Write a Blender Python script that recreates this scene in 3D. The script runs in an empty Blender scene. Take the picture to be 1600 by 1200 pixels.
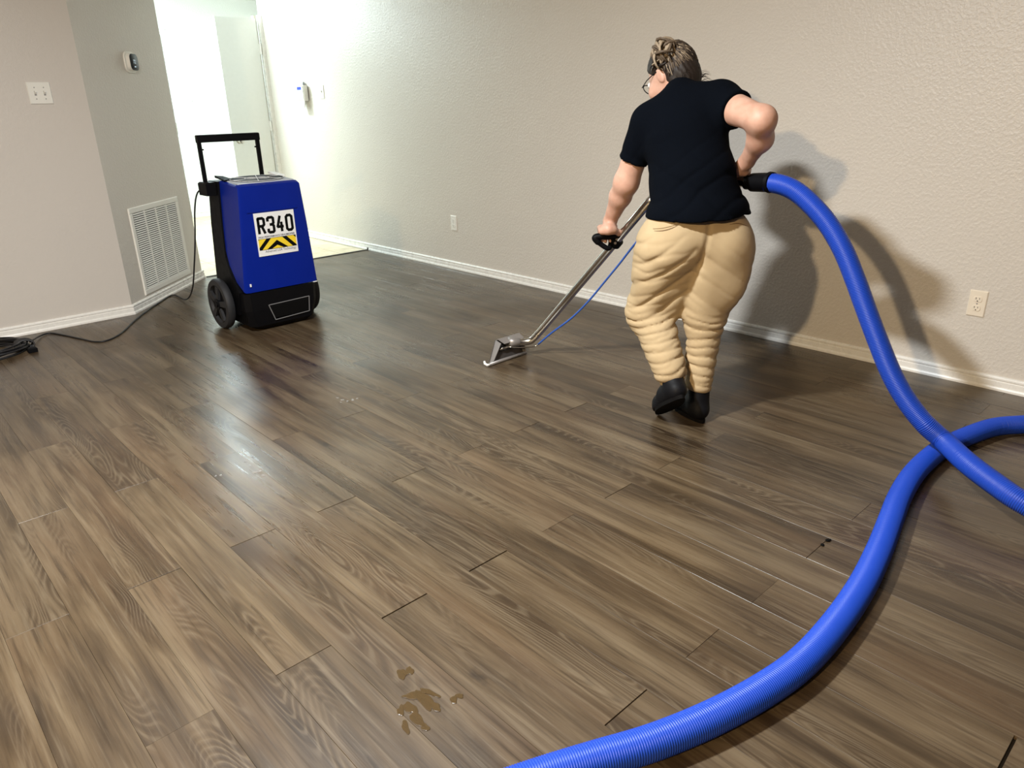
import bpy, bmesh, math, random
import numpy as np
from mathutils import Vector, Matrix
from mathutils.bvhtree import BVHTree
random.seed(7)
SC = bpy.context.scene
COL = SC.collection
# ------------------------------------------------------------------ camera, world, lights, exposure
F_PX, PITCH, ROLL, YAW, CAMZ = 1136.305, 0.368683, -0.023923, -0.743258, 1.22
def _axes():
    cp, sp, cr, sr = math.cos(PITCH), math.sin(PITCH), math.cos(ROLL), math.sin(ROLL)
    R = np.array([[cr, -sr, 0], [sr, cr, 0], [0, 0, 1]])
    X, Hh, U = R @ [1, 0, 0], R @ [0, -sp, cp], R @ [0, -cp, -sp]
    ca, sa = math.cos(YAW), math.sin(YAW)
    return np.array([ca * X - sa * Hh, ca * Hh + sa * X, U]), X, Hh   # rows: world x, y, z in camera (right, down, forward)
AX, _X, _H = _axes()
CP = np.array([0, 0, CAMZ])
HD = np.array([_H @ AX[0], _H @ AX[1], 0.0])      # horizontal viewing direction
RT = np.array([_X @ AX[0], _X @ AX[1], 0.0]); RT[2] = 0; RT /= np.linalg.norm(RT)
UP = np.array([0, 0, 1.0])
cam = bpy.data.cameras.new('camera'); cob = bpy.data.objects.new('camera', cam); COL.objects.link(cob)
cam.sensor_width = 36; cam.lens = 36 * F_PX / 1600; cam.clip_start = .02
M = Matrix.Identity(4)
for i in range(3):
    M[i][0], M[i][1], M[i][2], M[i][3] = AX[i][0], -AX[i][1], -AX[i][2], CP[i]
cob.matrix_world = M
SC.camera = cob
def ray(x, y): return AX @ np.array([x - 800, y - 600, F_PX])
def fl(x, y, z=0.0):
    r = ray(x, y); return CP + (z - CAMZ) / r[2] * r
def onp(x, y, p0, n):
    r = ray(x, y); n = np.array(n, float); return CP + ((np.array(p0) - CP) @ n) / (r @ n) * r

w = bpy.data.worlds.new('world'); SC.world = w; w.use_nodes = True
w.node_tree.nodes['Background'].inputs[0].default_value = (.55, .6, .65, 1)
w.node_tree.nodes['Background'].inputs[1].default_value = .02
SC.view_settings.view_transform = 'Standard'; SC.view_settings.look = 'None'
SC.view_settings.exposure = 0.18; SC.view_settings.gamma = 1.0; SC.view_settings.use_curve_mapping = False
def lamp(name, loc, watts, col, size, rot=(0, 0, 0), spread=math.pi):
    l = bpy.data.lights.new(name, 'AREA'); l.shape = 'DISK'; l.size = size; l.energy = watts; l.color = col; l.spread = spread
    o = bpy.data.objects.new(name, l); COL.objects.link(o); o.location = loc; o.rotation_euler = rot
    return o
lamp('room_lamp', (.44, 1.74, 2.42), 152, (.93, .975, 1.0), .19)
lamp('dining_lamp', (-2.5, .26, 2.30), 150, (1.0, .74, .43), .14, (0, math.radians(-35), 0))
lamp('hall_lamp', (2.62, 7.50, 2.34), 66, (.78, .955, 1.0), .50)
hl_ = bpy.data.lights.new('added_hall_fill', 'POINT'); hl_.energy = 42; hl_.color = (.79, .96, 1.0); hl_.shadow_soft_size = .12  # added point fill that whitens the upper hall walls
ho_ = bpy.data.objects.new('added_hall_fill', hl_); COL.objects.link(ho_); ho_.location = (2.62, 7.62, 2.20)

# ------------------------------------------------------------------ helpers
def tag(o, label=None, cat=None, group=None, kind=None):
    if label: o['label'] = label
    if cat: o['category'] = cat
    if group: o['group'] = group
    if kind: o['kind'] = kind
    return o
def empty(name, loc, rz=0.0):
    o = bpy.data.objects.new(name, None); COL.objects.link(o); o.location = loc; o.rotation_euler = (0, 0, rz)
    o.empty_display_size = .05
    return o
def inv_world(p):
    m = Matrix.Identity(4)
    while p is not None:
        m = p.matrix_basis.inverted() if m == Matrix.Identity(4) and p.parent is None else m @ p.matrix_basis.inverted()
        p = p.parent
    return m
class MB:
    def __init__(s): s.v = []; s.f = []; s.mi = []; s.cur = 0
    def add(s, vs, fs):
        b = len(s.v); s.v += [tuple(map(float, q)) for q in vs]
        for f in fs: s.f.append(tuple(b + i for i in f)); s.mi.append(s.cur)
        return s
    def hexa(s, p):   # 8 points: bottom 4 ccw, top 4 ccw
        return s.add(p, [(3, 2, 1, 0), (4, 5, 6, 7), (0, 1, 5, 4), (1, 2, 6, 5), (2, 3, 7, 6), (3, 0, 4, 7)])
    def box(s, x0, x1, y0, y1, z0, z1, fr=None):
        p = [(x0, y0, z0), (x1, y0, z0), (x1, y1, z0), (x0, y1, z0), (x0, y0, z1), (x1, y0, z1), (x1, y1, z1), (x0, y1, z1)]
        if fr is not None: p = [fr(*q) for q in p]
        return s.hexa(p)
    def rbox(s, x0, x1, y0, y1, z0, z1, c, fr=None, ax=2):
        # box with its edges around axis ax chamfered on the far (+) face
        d = [[x0, x1], [y0, y1], [z0, z1]]; o = [a for a in range(3) if a != ax]
        def pt(u, v, wv):
            q = [0, 0, 0]; q[o[0]] = u; q[o[1]] = v; q[ax] = wv; return q
        (a0, a1), (b0, b1) = d[o[0]], d[o[1]]; l0, l1 = d[ax]
        cc = c if l1 > l0 else -c
        rings = [(0, l0), (0, l1 - cc), (c, l1)]
        vs = []
        for ins, l in rings: vs += [pt(a0 + ins, b0 + ins, l), pt(a1 - ins, b0 + ins, l), pt(a1 - ins, b1 - ins, l), pt(a0 + ins, b1 - ins, l)]
        if fr is not None: vs = [fr(*q) for q in vs]
        fs = [(3, 2, 1, 0), (8, 9, 10, 11)]
        for r in range(2):
            for i in range(4): j = (i + 1) % 4; fs.append((r * 4 + i, r * 4 + j, r * 4 + 4 + j, r * 4 + 4 + i))
        return s.add(vs, fs)
    def prism(s, poly, h0, h1, fn):   # poly of 2-D points, fn(u, v, h) -> 3-D
        n = len(poly)
        vs = [fn(u, v, h0) for u, v in poly] + [fn(u, v, h1) for u, v in poly]
        return s.add(vs, [tuple(range(n))[::-1], tuple(range(n, 2 * n))] + [(i, (i + 1) % n, n + (i + 1) % n, n + i) for i in range(n)])
    def loft(s, rings, cap=True, closed=True):
        n = len(rings[0]); vs = [q for r in rings for q in r]; fs = []
        for k in range(len(rings) - 1):
            for i in range(n if closed else n - 1):
                j = (i + 1) % n; fs.append((k * n + i, k * n + j, (k + 1) * n + j, (k + 1) * n + i))
        if cap: fs += [tuple(range(n))[::-1], tuple(range((len(rings) - 1) * n, len(rings) * n))]
        return s.add(vs, fs)
    def tube(s, pts, r, n=10, cap=True):
        pts = [np.array(p, float) for p in pts]; m = len(pts)
        rr = r if hasattr(r, '__len__') else [r] * m
        t = [pts[min(i + 1, m - 1)] - pts[max(i - 1, 0)] for i in range(m)]
        t = [q / (np.linalg.norm(q) + 1e-12) for q in t]
        a = np.cross(t[0], [0, 0, 1.0]);
        if np.linalg.norm(a) < 1e-3: a = np.cross(t[0], [1.0, 0, 0])
        a /= np.linalg.norm(a); rings = []
        for i in range(m):
            a = a - t[i] * (a @ t[i]); a /= np.linalg.norm(a); b = np.cross(t[i], a)
            rings.append([pts[i] + rr[i] * (math.cos(2 * math.pi * k / n) * a + math.sin(2 * math.pi * k / n) * b) for k in range(n)])
        return s.loft(rings, cap)
    def build(s, name, mats, parent=None, smooth=False, angle=None):
        me = bpy.data.meshes.new(name); me.from_pydata(s.v, [], s.f)
        if not isinstance(mats, (list, tuple)): mats = [mats]
        for m in mats: me.materials.append(m)
        if len(mats) > 1: me.polygons.foreach_set('material_index', s.mi)
        bm = bmesh.new(); bm.from_mesh(me); bmesh.ops.recalc_face_normals(bm, faces=bm.faces[:])
        if angle is not None:
            for e in bm.edges:
                if len(e.link_faces) == 2 and e.calc_face_angle(0) > math.radians(angle): e.smooth = False
            smooth = True
        bm.to_mesh(me); bm.free()
        if smooth: me.polygons.foreach_set('use_smooth', [True] * len(me.polygons))
        o = bpy.data.objects.new(name, me); COL.objects.link(o)
        if parent is not None: attach(o, parent)
        return o
def attach(o, parent):      # keep world coordinates of the vertices
    o.parent = parent
    m = Matrix.Identity(4); p = parent
    while p is not None: m = p.matrix_parent_inverse @ p.matrix_basis @ m if False else (p.matrix_parent_inverse @ p.matrix_basis) @ m; p = p.parent
    o.matrix_parent_inverse = m.inverted()
def spline(P, n=8):
    P = [np.array(p, float) for p in P]; Q = [2 * P[0] - P[1]] + P + [2 * P[-1] - P[-2]]; out = []
    for i in range(1, len(Q) - 2):
        for k in range(n):
            t = k / n; a, b, c, d = Q[i - 1:i + 3]
            out.append(.5 * (2 * b + (c - a) * t + (2 * a - 5 * b + 4 * c - d) * t * t + (3 * b - a - 3 * c + d) * t ** 3))
    return out + [P[-1]]
def resample(P, step):
    P = np.array(P); d = np.r_[0, np.cumsum(np.linalg.norm(np.diff(P, axis=0), axis=1))]
    s = np.arange(0, d[-1], step)
    return np.stack([np.interp(s, d, P[:, k]) for k in range(3)], 1)
def text_mesh(txt, name, mat, parent, fn, size, width=None, bold=0.0, spacing=1.0, depth=.0006, height=None):
    c = bpy.data.curves.new('txt', 'FONT'); c.body = txt; c.size = 1.0; c.align_x = 'LEFT'; c.offset = bold; c.space_character = spacing; c.resolution_u = 3
    o = bpy.data.objects.new('txt', c); COL.objects.link(o)
    me = bpy.data.meshes.new_from_object(o.evaluated_get(bpy.context.evaluated_depsgraph_get()))
    bpy.data.objects.remove(o); 
    vs = np.array([v.co[:] for v in me.vertices]); mn, mx = vs.min(0), vs.max(0)
    vs = vs - mn; h = height or size; sx = (width / (mx[0] - mn[0])) if width else h / (mx[1] - mn[1])
    sy = h / (mx[1] - mn[1]); n = len(vs)
    fs = [tuple(p.vertices) for p in me.polygons]; bpy.data.meshes.remove(me)
    m = MB(); m.add([fn(q[0] * sx, q[1] * sy, depth) for q in vs], fs)
    return m.build(name, mat, parent)

# ------------------------------------------------------------------ materials
class NT:
    def __init__(s, name):
        s.m = bpy.data.materials.new(name); s.m.use_nodes = True; s.t = s.m.node_tree; s.t.nodes.clear()
        s.out = s.n('ShaderNodeOutputMaterial'); s.b = s.n('ShaderNodeBsdfPrincipled'); s.l(s.b.outputs[0], s.out.inputs[0])
    def n(s, t, **k):
        q = s.t.nodes.new(t)
        for a, b in k.items(): setattr(q, a, b)
        return q
    def l(s, a, b): s.t.links.new(a, b)
    def put(s, sock, v):
        if hasattr(v, 'is_linked') or hasattr(v, 'links'): s.l(v, sock)
        else: sock.default_value = v
    def math(s, op, a, b=0.0, c=0.0, clamp=False):
        q = s.n('ShaderNodeMath', operation=op); q.use_clamp = clamp
        s.put(q.inputs[0], a); s.put(q.inputs[1], b); s.put(q.inputs[2], c); return q.outputs[0]
    def vmul(s, a, v):
        q = s.n('ShaderNodeVectorMath', operation='MULTIPLY'); s.put(q.inputs[0], a); s.put(q.inputs[1], v); return q.outputs[0]
    def vadd(s, a, v):
        q = s.n('ShaderNodeVectorMath', operation='ADD'); s.put(q.inputs[0], a); s.put(q.inputs[1], v); return q.outputs[0]
    def noise(s, vec, scale, detail=2.0, rough=.5, dist=0.0):
        q = s.n('ShaderNodeTexNoise'); s.put(q.inputs['Vector'], vec); q.inputs['Scale'].default_value = scale
        q.inputs['Detail'].default_value = detail; q.inputs['Roughness'].default_value = rough; q.inputs['Distortion'].default_value = dist
        return q.outputs['Fac']
    def ramp(s, f, stops, interp='LINEAR'):
        q = s.n('ShaderNodeValToRGB'); s.put(q.inputs[0], f); e = q.color_ramp.elements; q.color_ramp.interpolation = interp
        while len(e) < len(stops): e.new(.5)
        for i, (p, c) in enumerate(stops): e[i].position = p; e[i].color = (*c, 1) if len(c) == 3 else c
        return q.outputs[0]
    def maprange(s, f, a, b, c, d):
        q = s.n('ShaderNodeMapRange'); s.put(q.inputs[0], f)
        for i, v in enumerate((a, b, c, d)): s.put(q.inputs[1 + i], v)
        return q.outputs[0]
    def mix(s, f, a, b, mode='MIX'):
        q = s.n('ShaderNodeMix', data_type='RGBA', blend_type=mode); s.put(q.inputs[0], f)
        for i, v in ((6, a), (7, b)):
            s.put(q.inputs[i], v if not isinstance(v, tuple) else ((*v, 1) if len(v) == 3 else v))
        return q.outputs[2]
    def bump(s, h, strength, dist=.001):
        q = s.n('ShaderNodeBump'); q.inputs['Strength'].default_value = strength; q.inputs['Distance'].default_value = dist
        s.l(h, q.inputs['Height']); s.l(q.outputs[0], s.b.inputs['Normal']); return q
    def pos(s): return s.n('ShaderNodeNewGeometry').outputs['Position']
    def set(s, **k):
        for a, v in k.items():
            a = a.replace('_', ' ')
            if isinstance(v, tuple) and len(v) == 3 and 'Radius' not in a: v = (*v, 1)
            s.put(s.b.inputs[a], v)
        return s
def simple(name, col, rough=.5, metal=0.0, var=.06, scale=30.0, bump=0.0, bscale=200.0, **k):
    t = NT(name); p = t.pos(); f = t.noise(p, scale, 3)
    c0 = tuple(c * (1 - var) for c in col); c1 = tuple(min(1, c * (1 + var)) for c in col)
    t.set(Base_Color=t.mix(f, c0, c1), Metallic=metal)
    t.put(t.b.inputs['Roughness'], t.maprange(f, .3, .7, max(.02, rough - .04), rough + .04))
    if bump: t.bump(t.noise(p, bscale, 2), bump, .001)
    for a, v in k.items(): t.set(**{a: v})
    return t.m
def wall_mat(name, col, bs=.55):
    t = NT(name); p = t.pos()
    big = t.noise(p, 1.3, 3); n1 = t.noise(p, 75, 3, .55); n2 = t.noise(p, 30, 2)
    spl = t.maprange(n1, .42, .66, 0, 1)
    h = t.math('ADD', t.math('MULTIPLY', spl, .7), t.math('MULTIPLY', n2, .6))
    t.set(Base_Color=t.mix(big, tuple(c * .965 for c in col), tuple(c * 1.03 for c in col)), Roughness=.37)
    t.b.inputs['Specular IOR Level'].default_value = .5
    t.bump(h, bs, .0022); return t.m
MW = wall_mat('wall_paint_greige', (.63, .588, .532))
MWL = wall_mat('wall_paint_left', (.61, .570, .525), .22)
MC = wall_mat('ceiling_paint', (.80, .78, .74))
MH = wall_mat('hall_paint_white', (.80, .80, .76))
MTRIM = simple('white_trim_enamel', (.80, .785, .75), .28, var=.02)
MWP = simple('white_plastic', (.80, .79, .74), .35, var=.02)
MIV = simple('ivory_plastic', (.78, .70, .58), .38, var=.03)
MDK = simple('black_plastic', (.0024, .0024, .0032), .55, var=.2, bump=.15, bscale=350, Specular_IOR_Level=.12)
MRUB = simple('dark_rubber', (.020, .020, .022), .62, var=.2, Specular_IOR_Level=.3)
MHOLE = simple('dark_slot', (.01, .008, .006), .8)
MGREYP = simple('grey_plastic', (.22, .22, .22), .5)
MST = simple('stainless_steel', (.56, .53, .49), .20, metal=1.0, var=.08, scale=12)
MSTD = simple('brushed_steel', (.27, .25, .24), .42, metal=.45, var=.1, scale=18)
MSTI = simple('shaded_inner_steel', (.045, .038, .036), .5, metal=.3)  # shadow inside the wand head, put into the steel colour
MBRASS = simple('satin_nickel', (.55, .53, .50), .25, metal=1.0)
MBLUE = simple('machine_blue', (.0006, .0125, .215), .42, var=.08, scale=8, bump=.12, bscale=420, Specular_IOR_Level=.18)
MHOSE = simple('hose_blue', (.010, .054, .43), .42, var=.06, scale=14, Specular_IOR_Level=.4)
MLINE = simple('line_blue', (.03, .10, .42), .4)
MLAB = simple('label_white', (.78, .78, .78), .4, var=.02)
MYEL = simple('label_yellow', (.85, .62, .03), .4, var=.03)
MINK = simple('label_black', (.003, .003, .003), .7, Specular_IOR_Level=.08)
MINKG = simple('label_dark_grey', (.06, .06, .07), .5)
MSHIRT = simple('shirt_black_navy', (.0017, .0026, .0048), .95, var=.25, scale=90, bump=.3, bscale=900, Specular_IOR_Level=.05)
MSHOE = simple('shoe_black', (.0045, .0045, .006), .6, var=.3, scale=40, Specular_IOR_Level=.18)
MSOLE = simple('sole_black', (.004, .0035, .0035), .8, Specular_IOR_Level=.1)
MCORD = simple('black_cord', (.008, .008, .010), .45)
MTILEM = simple('grout', (.52, .46, .36), .8)
MLCD = NT('lcd_blue').set(Base_Color=(.01, .03, .4), Emission_Color=(.04, .10, 1.0), Emission_Strength=.5, Roughness=.3).m
MDIG = NT('thermostat_digits').set(Base_Color=(.6, .7, .8), Emission_Color=(.55, .7, .85), Emission_Strength=.5).m
MSCR = simple('thermostat_glass', (.006, .009, .015), .35, var=.1, Specular_IOR_Level=.2)
MSTRIP = simple('transition_strip', (.035, .032, .028), .5)

def wood():
    t = NT('vinyl_plank_oak'); p = t.pos(); R = t.n('ShaderNodeObjectInfo').outputs['Random']
    cmb = t.n('ShaderNodeCombineXYZ')
    t.l(t.math('MULTIPLY', R, 37.3), cmb.inputs[0]); t.l(t.math('MULTIPLY', R, 91.7), cmb.inputs[1]); t.l(t.math('MULTIPLY', R, 53.1), cmb.inputs[2])
    q = t.vadd(p, cmb.outputs[0])
    R2 = t.math('FRACT', t.math('MULTIPLY', R, 17.31)); R3 = t.math('FRACT', t.math('MULTIPLY', R, 41.77))
    broad = t.noise(t.vmul(q, (1, .075, 1)), 15, 4, .58, .3)
    blot = t.noise(t.vmul(q, (1, .22, 1)), 6, 3, .55, .8)
    # contour lines of a stretched noise: cathedral grain in narrow bands
    cn = t.noise(t.vmul(q, (1, .16, 1)), 8.0, 1.6, .40, .25)
    ring = t.math('SINE', t.math('MULTIPLY', cn, 215.0))
    rmask = t.maprange(t.noise(t.vmul(q, (1, .10, 1)), 12, 1.5), .50, .63, 0, 1)
    fib = t.noise(t.vmul(q, (1, .022, 1)), 170, 3, .65)
    fib2 = t.noise(t.vmul(q, (1, .035, 1)), 62, 3, .6)
    kn = t.n('ShaderNodeTexVoronoi'); t.l(t.vmul(q, (1, .42, 1)), kn.inputs['Vector']); kn.inputs['Scale'].default_value = 4.2
    kd = t.math('ADD', kn.outputs['Distance'], t.math('MULTIPLY', t.math('SUBTRACT', t.noise(q, 34, 2), .5), .12))
    knot = t.maprange(kd, .02, .075, 1, 0)
    tone = t.math('ADD', t.math('MULTIPLY', broad, .66), t.math('MULTIPLY', blot, .34))
    tone = t.math('ADD', tone, t.math('MULTIPLY', t.math('SUBTRACT', R2, .5), .05))
    col = t.ramp(tone, [(.36, (.044, .030, .0185)), (.44, (.083, .058, .036)), (.51, (.124, .089, .056)), (.575, (.168, .125, .081)), (.66, (.220, .170, .114))])
    pink = t.math('MULTIPLY', t.maprange(t.noise(t.vmul(q, (1, .22, 1)), 4.5, 2), .5, .72, 0, 1), .45)
    col = t.mix(pink, col, (0.1440, 0.0912, 0.0558))
    col = t.mix(t.math('MULTIPLY', rmask, .30), col, (0.0672, 0.0444, 0.0282))
    lines = t.math('MULTIPLY', t.maprange(ring, .35, .95, 0, 1), rmask)
    col = t.mix(t.math('MULTIPLY', lines, .46), col, (0.1980, 0.1560, 0.1080))
    col = t.mix(t.math('MULTIPLY', t.math('MULTIPLY', t.maprange(ring, -.2, -.95, 0, 1), rmask), .36), col, (.040, .027, .017))
    dl = t.math('MULTIPLY', t.maprange(fib2, .44, .30, 0, 1), .60)
    col = t.mix(dl, col, (0.0408, 0.0282, 0.0186))
    lt = t.math('MULTIPLY', t.maprange(fib2, .57, .72, 0, 1), .50)
    col = t.mix(lt, col, (0.2160, 0.1710, 0.1170))
    lt = t.math('MULTIPLY', t.maprange(fib, .57, .74, 0, 1), .38)
    col = t.mix(lt, col, (0.2400, 0.1980, 0.1440))
    dk = t.math('MULTIPLY', t.maprange(fib, .45, .30, 0, 1), .45)
    col = t.mix(dk, col, (0.0492, 0.0342, 0.0228))
    col = t.mix(t.math('MULTIPLY', knot, .7), col, (0.0270, 0.0186, 0.0132))
    hs = t.n('ShaderNodeHueSaturation'); t.l(col, hs.inputs['Color']); hs.inputs['Saturation'].default_value = 1.14
    t.l(t.maprange(R3, 0, 1, .56, .68), hs.inputs['Value'])
    t.set(Base_Color=hs.outputs[0])
    wet = t.noise(t.vmul(p, (1, .8, 1)), 1.7, 2, .5, .3)
    rg = t.math('ADD', t.maprange(wet, .36, .56, .41, .29), t.math('MULTIPLY', t.math('SUBTRACT', fib2, .5), .22))
    t.l(rg, t.b.inputs['Roughness']); t.b.inputs['Specular IOR Level'].default_value = .5
    h = t.math('ADD', t.math('MULTIPLY', fib, .6), t.math('MULTIPLY', t.math('MULTIPLY', ring, rmask), .16))
    h = t.math('ADD', h, t.math('MULTIPLY', t.noise(p, 3.5, 2), 6.0))
    t.bump(h, .30, .0011)
    return t.m
MWOOD = wood()
def tile_mat():
    t = NT('cream_tile'); p = t.pos(); a = t.noise(p, 7, 4, .6, .6); b = t.noise(p, 26, 3)
    c = t.ramp(t.math('ADD', t.math('MULTIPLY', a, .7), t.math('MULTIPLY', b, .3)), [(.3, (.52, .42, .27)), (.5, (.66, .56, .39)), (.7, (.74, .66, .50))])
    t.set(Base_Color=c, Roughness=.35); t.bump(b, .15, .001); return t.m
MTILE = tile_mat()
def skin_mat():
    t = NT('skin'); p = t.pos(); a = t.noise(p, 22, 3); b = t.noise(p, 140, 2)
    c = t.mix(t.maprange(a, .35, .65, 0, 1), (.50, .275, .195), (.58, .345, .255))
    t.set(Base_Color=c, Roughness=.55); t.b.inputs['Subsurface Weight'].default_value = .12
    t.b.inputs['Subsurface Radius'].default_value = (.012, .005, .003); t.b.inputs['Subsurface Scale'].default_value = .6
    t.bump(b, .12, .0006); return t.m
MSKIN = skin_mat()
def khaki():
    t = NT('khaki_twill'); p = t.pos(); a = t.noise(p, 9, 3); b = t.noise(p, 900, 1)
    c = t.mix(t.maprange(a, .35, .65, 0, 1), (.405, .30, .172), (.455, .345, .205))
    t.set(Base_Color=c, Roughness=.82); t.b.inputs['Specular IOR Level'].default_value = .2
    t.bump(t.math('ADD', b, t.math('MULTIPLY', t.noise(p, 70, 2), 1.5)), .2, .0008); return t.m
MKHAKI = khaki()
MKHD = simple('khaki_slit_shade', (.20, .13, .065), .85)  # darker copy of the khaki, paints the shade in the pocket slits
def hair_m(name, col):
    t = NT(name); p = t.pos(); a = t.noise(p, 60, 3)
    t.set(Base_Color=t.mix(a, tuple(c * .6 for c in col), tuple(c * 1.35 for c in col)), Roughness=.55); t.b.inputs['Specular IOR Level'].default_value = .25; return t.m
MHD, MHM, MHL = hair_m('hair_dark_brown', (.018, .012, .009)), hair_m('hair_ash_brown', (.10, .072, .048)), hair_m('hair_ash_blonde', (.29, .225, .155))
def puddle_mat():
    t = NT('brown_liquid'); p = t.pos(); n_ = t.noise(t.vmul(p, (1, .3, 1)), 90, 2)
    t.set(Base_Color=t.mix(n_, (.100, .064, .027), (.062, .038, .016)), Roughness=.22)
    t.l(t.maprange(n_, .3, .7, .45, .85), t.b.inputs['Alpha']); return t.m
MPUD = puddle_mat()

# ------------------------------------------------------------------ room shell
WX, LY, TY, EY, CZ = 3.56, 5.02, 5.757, 9.32, 2.44       # right wall, left wall, tile line, hall end, ceiling
DX0, DX1 = 1.303, 2.040                                    # 45 degree wall from (DX0, LY) to (DX1, TY)
def struct(o): o['kind'] = 'structure'; return o
def zprism(poly, z0, z1): return MB().prism(poly, z0, z1, lambda u, v, h: (u, v, h))
floor = struct(MB().box(-3, 4.7, -2.2, EY + .1, -.12, -.012).build('floor', simple('dark_underlay', (.012, .009, .007), .9)))
struct(MB().box(-3, 4.7, -2.2, EY + .1, CZ, CZ + .1).build('ceiling', MC))
struct(MB().box(WX, WX + .12, -2.2, 7.36, -.012, CZ).build('wall_right', MW))
struct(zprism([(-3, LY), (DX0, LY), (DX0 - .05, LY + .12), (-3, LY + .12)], -.012, CZ).build('wall_left', MWL))
struct(zprism([(DX0, LY), (DX1, TY), (DX1, TY + .17), (DX0 - .05, LY + .12)], -.012, CZ).build('wall_diagonal', MW))
struct(MB().box(DX1 - .12, DX1, TY + .17, EY, -.012, CZ).build('wall_hall_left', MH))
struct(MB().box(1.9, 4.7, EY, EY + .12, -.012, CZ).build('wall_hall_end', MH))
struct(MB().box(4.58, 4.7, 7.36, EY, -.012, CZ).build('wall_hall_right', MH))
struct(MB().box(WX + .12, 4.7, 7.26, 7.36, -.012, CZ).build('wall_hall_return', MH))

# planks: each one a part of the floor, laid half-bond as in the photo
ROWW, X0, PL = .1437, .1985, 1.207
plank_cache = {}
def plank_mesh(wd, ln):
    k = (round(wd, 4), round(ln, 4))
    if k not in plank_cache:
        c = .00035; rings = []
        for ins, z in ((0, -.011), (0, -c), (c * 1.2, 0)):
            rings.append([(ins, ins, z), (wd - ins, ins, z), (wd - ins, ln - ins, z), (ins, ln - ins, z)])
        m = MB().loft(rings, True); me = bpy.data.meshes.new('plank'); me.from_pydata(m.v, [], m.f); me.materials.append(MWOOD)
        plank_cache[k] = me
    return plank_cache[k]
GAPS = {(5, 1): .0032, (4, 0): .0042, (7, 1): .0030, (6, 0): .0036, (3, 1): .0024, (2, 0): .0012, (4, 2): .0022, (11, 1): .0022, (13, 1): .0026,
        (10, 0): .0028, (5, 0): .0032, (11, 0): .0016, (8, -1): .0062, (1, 1): .0014, (-1, 1): .0010, (0, 2): .0018, (5, 3): .0022}
for r in range(-9, 24):
    xa = X0 + r * ROWW; xb = min(xa + ROWW - .0004, WX - .004)
    if xb - xa < .02: continue
    y0 = (1.358 if r % 2 == 0 else 1.948 - PL) - .0022 * max(0, r - 3)
    ks = range(-3, 6)
    for k in ks:
        ya = y0 + (k if r % 2 == 0 else k) * PL; yb = ya + PL
        idx = k * 1 if r % 2 == 0 else k
        # key of the seam at the far end of this plank: number counted from the nearest measured seam
        if r % 2 == 0: key = (r, {-2: -2, -1: 0}.get(k, k + 1))
        else: key = (r, k + 1)
        if r % 2 == 0 and k == -2: key = (r, -1)
        g = GAPS.get(key, .0006)
        lo, hi = max(ya, -1.3), min(yb - g, TY - .006)
        if hi - lo < .05: continue
        o = bpy.data.objects.new('plank', plank_mesh(xb - xa, hi - lo)); COL.objects.link(o)
        o.location = (xa, lo, random.uniform(-.0003, .0002)); o.rotation_euler = (random.uniform(-.0004, .0004), random.uniform(-.0016, .0016), 0); o.parent = floor
MB().box(-3, X0 - 9 * ROWW - .001, -2.2, LY, -.011, 0).box(X0 - 9 * ROWW, WX, -2.2, -1.301, -.011, 0).build('plank_field', MWOOD, floor)
tag(floor.children[-1], kind='stuff')
# hall tiles
MB().box(DX1, 4.6, TY + .012, EY, -.0125, -.0075).build('grout_bed', MTILEM, floor)
TS, tj = .333, .005
tm = {}
x = 3.31 - 4 * TS
for i in range(8):
    xa, xb = x + i * TS, x + (i + 1) * TS - tj
    xa = max(xa, DX1 + .002); xb = min(xb, 4.57)
    for j in range(-1, 11):
        ya, yb = 6.02 + j * TS, 6.02 + (j + 1) * TS - tj
        ya = max(ya, TY + .012); yb = min(yb, EY - .002)
        xe = min(xb, WX - .002) if ya < 7.36 else xb
        if xe - xa < .02 or yb - ya < .02: continue
        k = (round(xe - xa, 3), round(yb - ya, 3))
        if k not in tm:
            m = MB().rbox(0, xe - xa, 0, yb - ya, -.012, -.005, .0015); me = bpy.data.meshes.new('tile'); me.from_pydata(m.v, [], m.f); me.materials.append(MTILE); tm[k] = me
        o = bpy.data.objects.new('tile', tm[k]); COL.objects.link(o); o.location = (xa, ya, random.uniform(-.0005, .0005)); o.parent = floor
struct(MB().rbox(DX1 + .03, WX - .002, TY - .010, TY + .014, -.010, .006, .003).build('trim_1', MSTRIP))

# baseboards with a moulded profile: (out from wall, height)
BP = [(0, 0), (.017, 0), (.017, .010), (.014, .0165), (.0115, .018), (.0115, .040), (.008, .043), (.008, .046), (.0125, .049), (.0125, .056), (.009, .061), (0, .063)]
def baseboard(name, a, b, nrm, z0=0.0, ext=(0, 0), mit=(0, 0)):
    a, b, nrm = np.array(a, float), np.array(b, float), np.array(nrm, float); d = (b - a) / np.linalg.norm(b - a)
    rings = []
    for end, e, mt in ((a, -ext[0], mit[0]), (b, ext[1], mit[1])):
        rings.append([(*(end + d * (e + mt * u) + nrm * u), z0 + v) for u, v in BP])
    return struct(MB().loft(rings, True).build(name, MTRIM))
t8 = math.tan(math.radians(22.5))
baseboard('baseboard_right', (WX, -2.2), (WX, 7.28), (-1, 0), -.001)
baseboard('baseboard_left', (-3, LY), (DX0, LY), (0, -1), mit=(0, t8))
baseboard('baseboard_diagonal', (DX0, LY), (DX1, TY), (math.sqrt(.5), -math.sqrt(.5)), mit=(-t8, 0), ext=(0, .012))
struct(MB().box(WX - .021, WX - .013, TY - .010, TY + .002, 0, .022).build('trim_2', MSTRIP))
baseboard('baseboard_hall_end', (3.36, EY), (4.58, EY), (0, -1), -.006)

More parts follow.
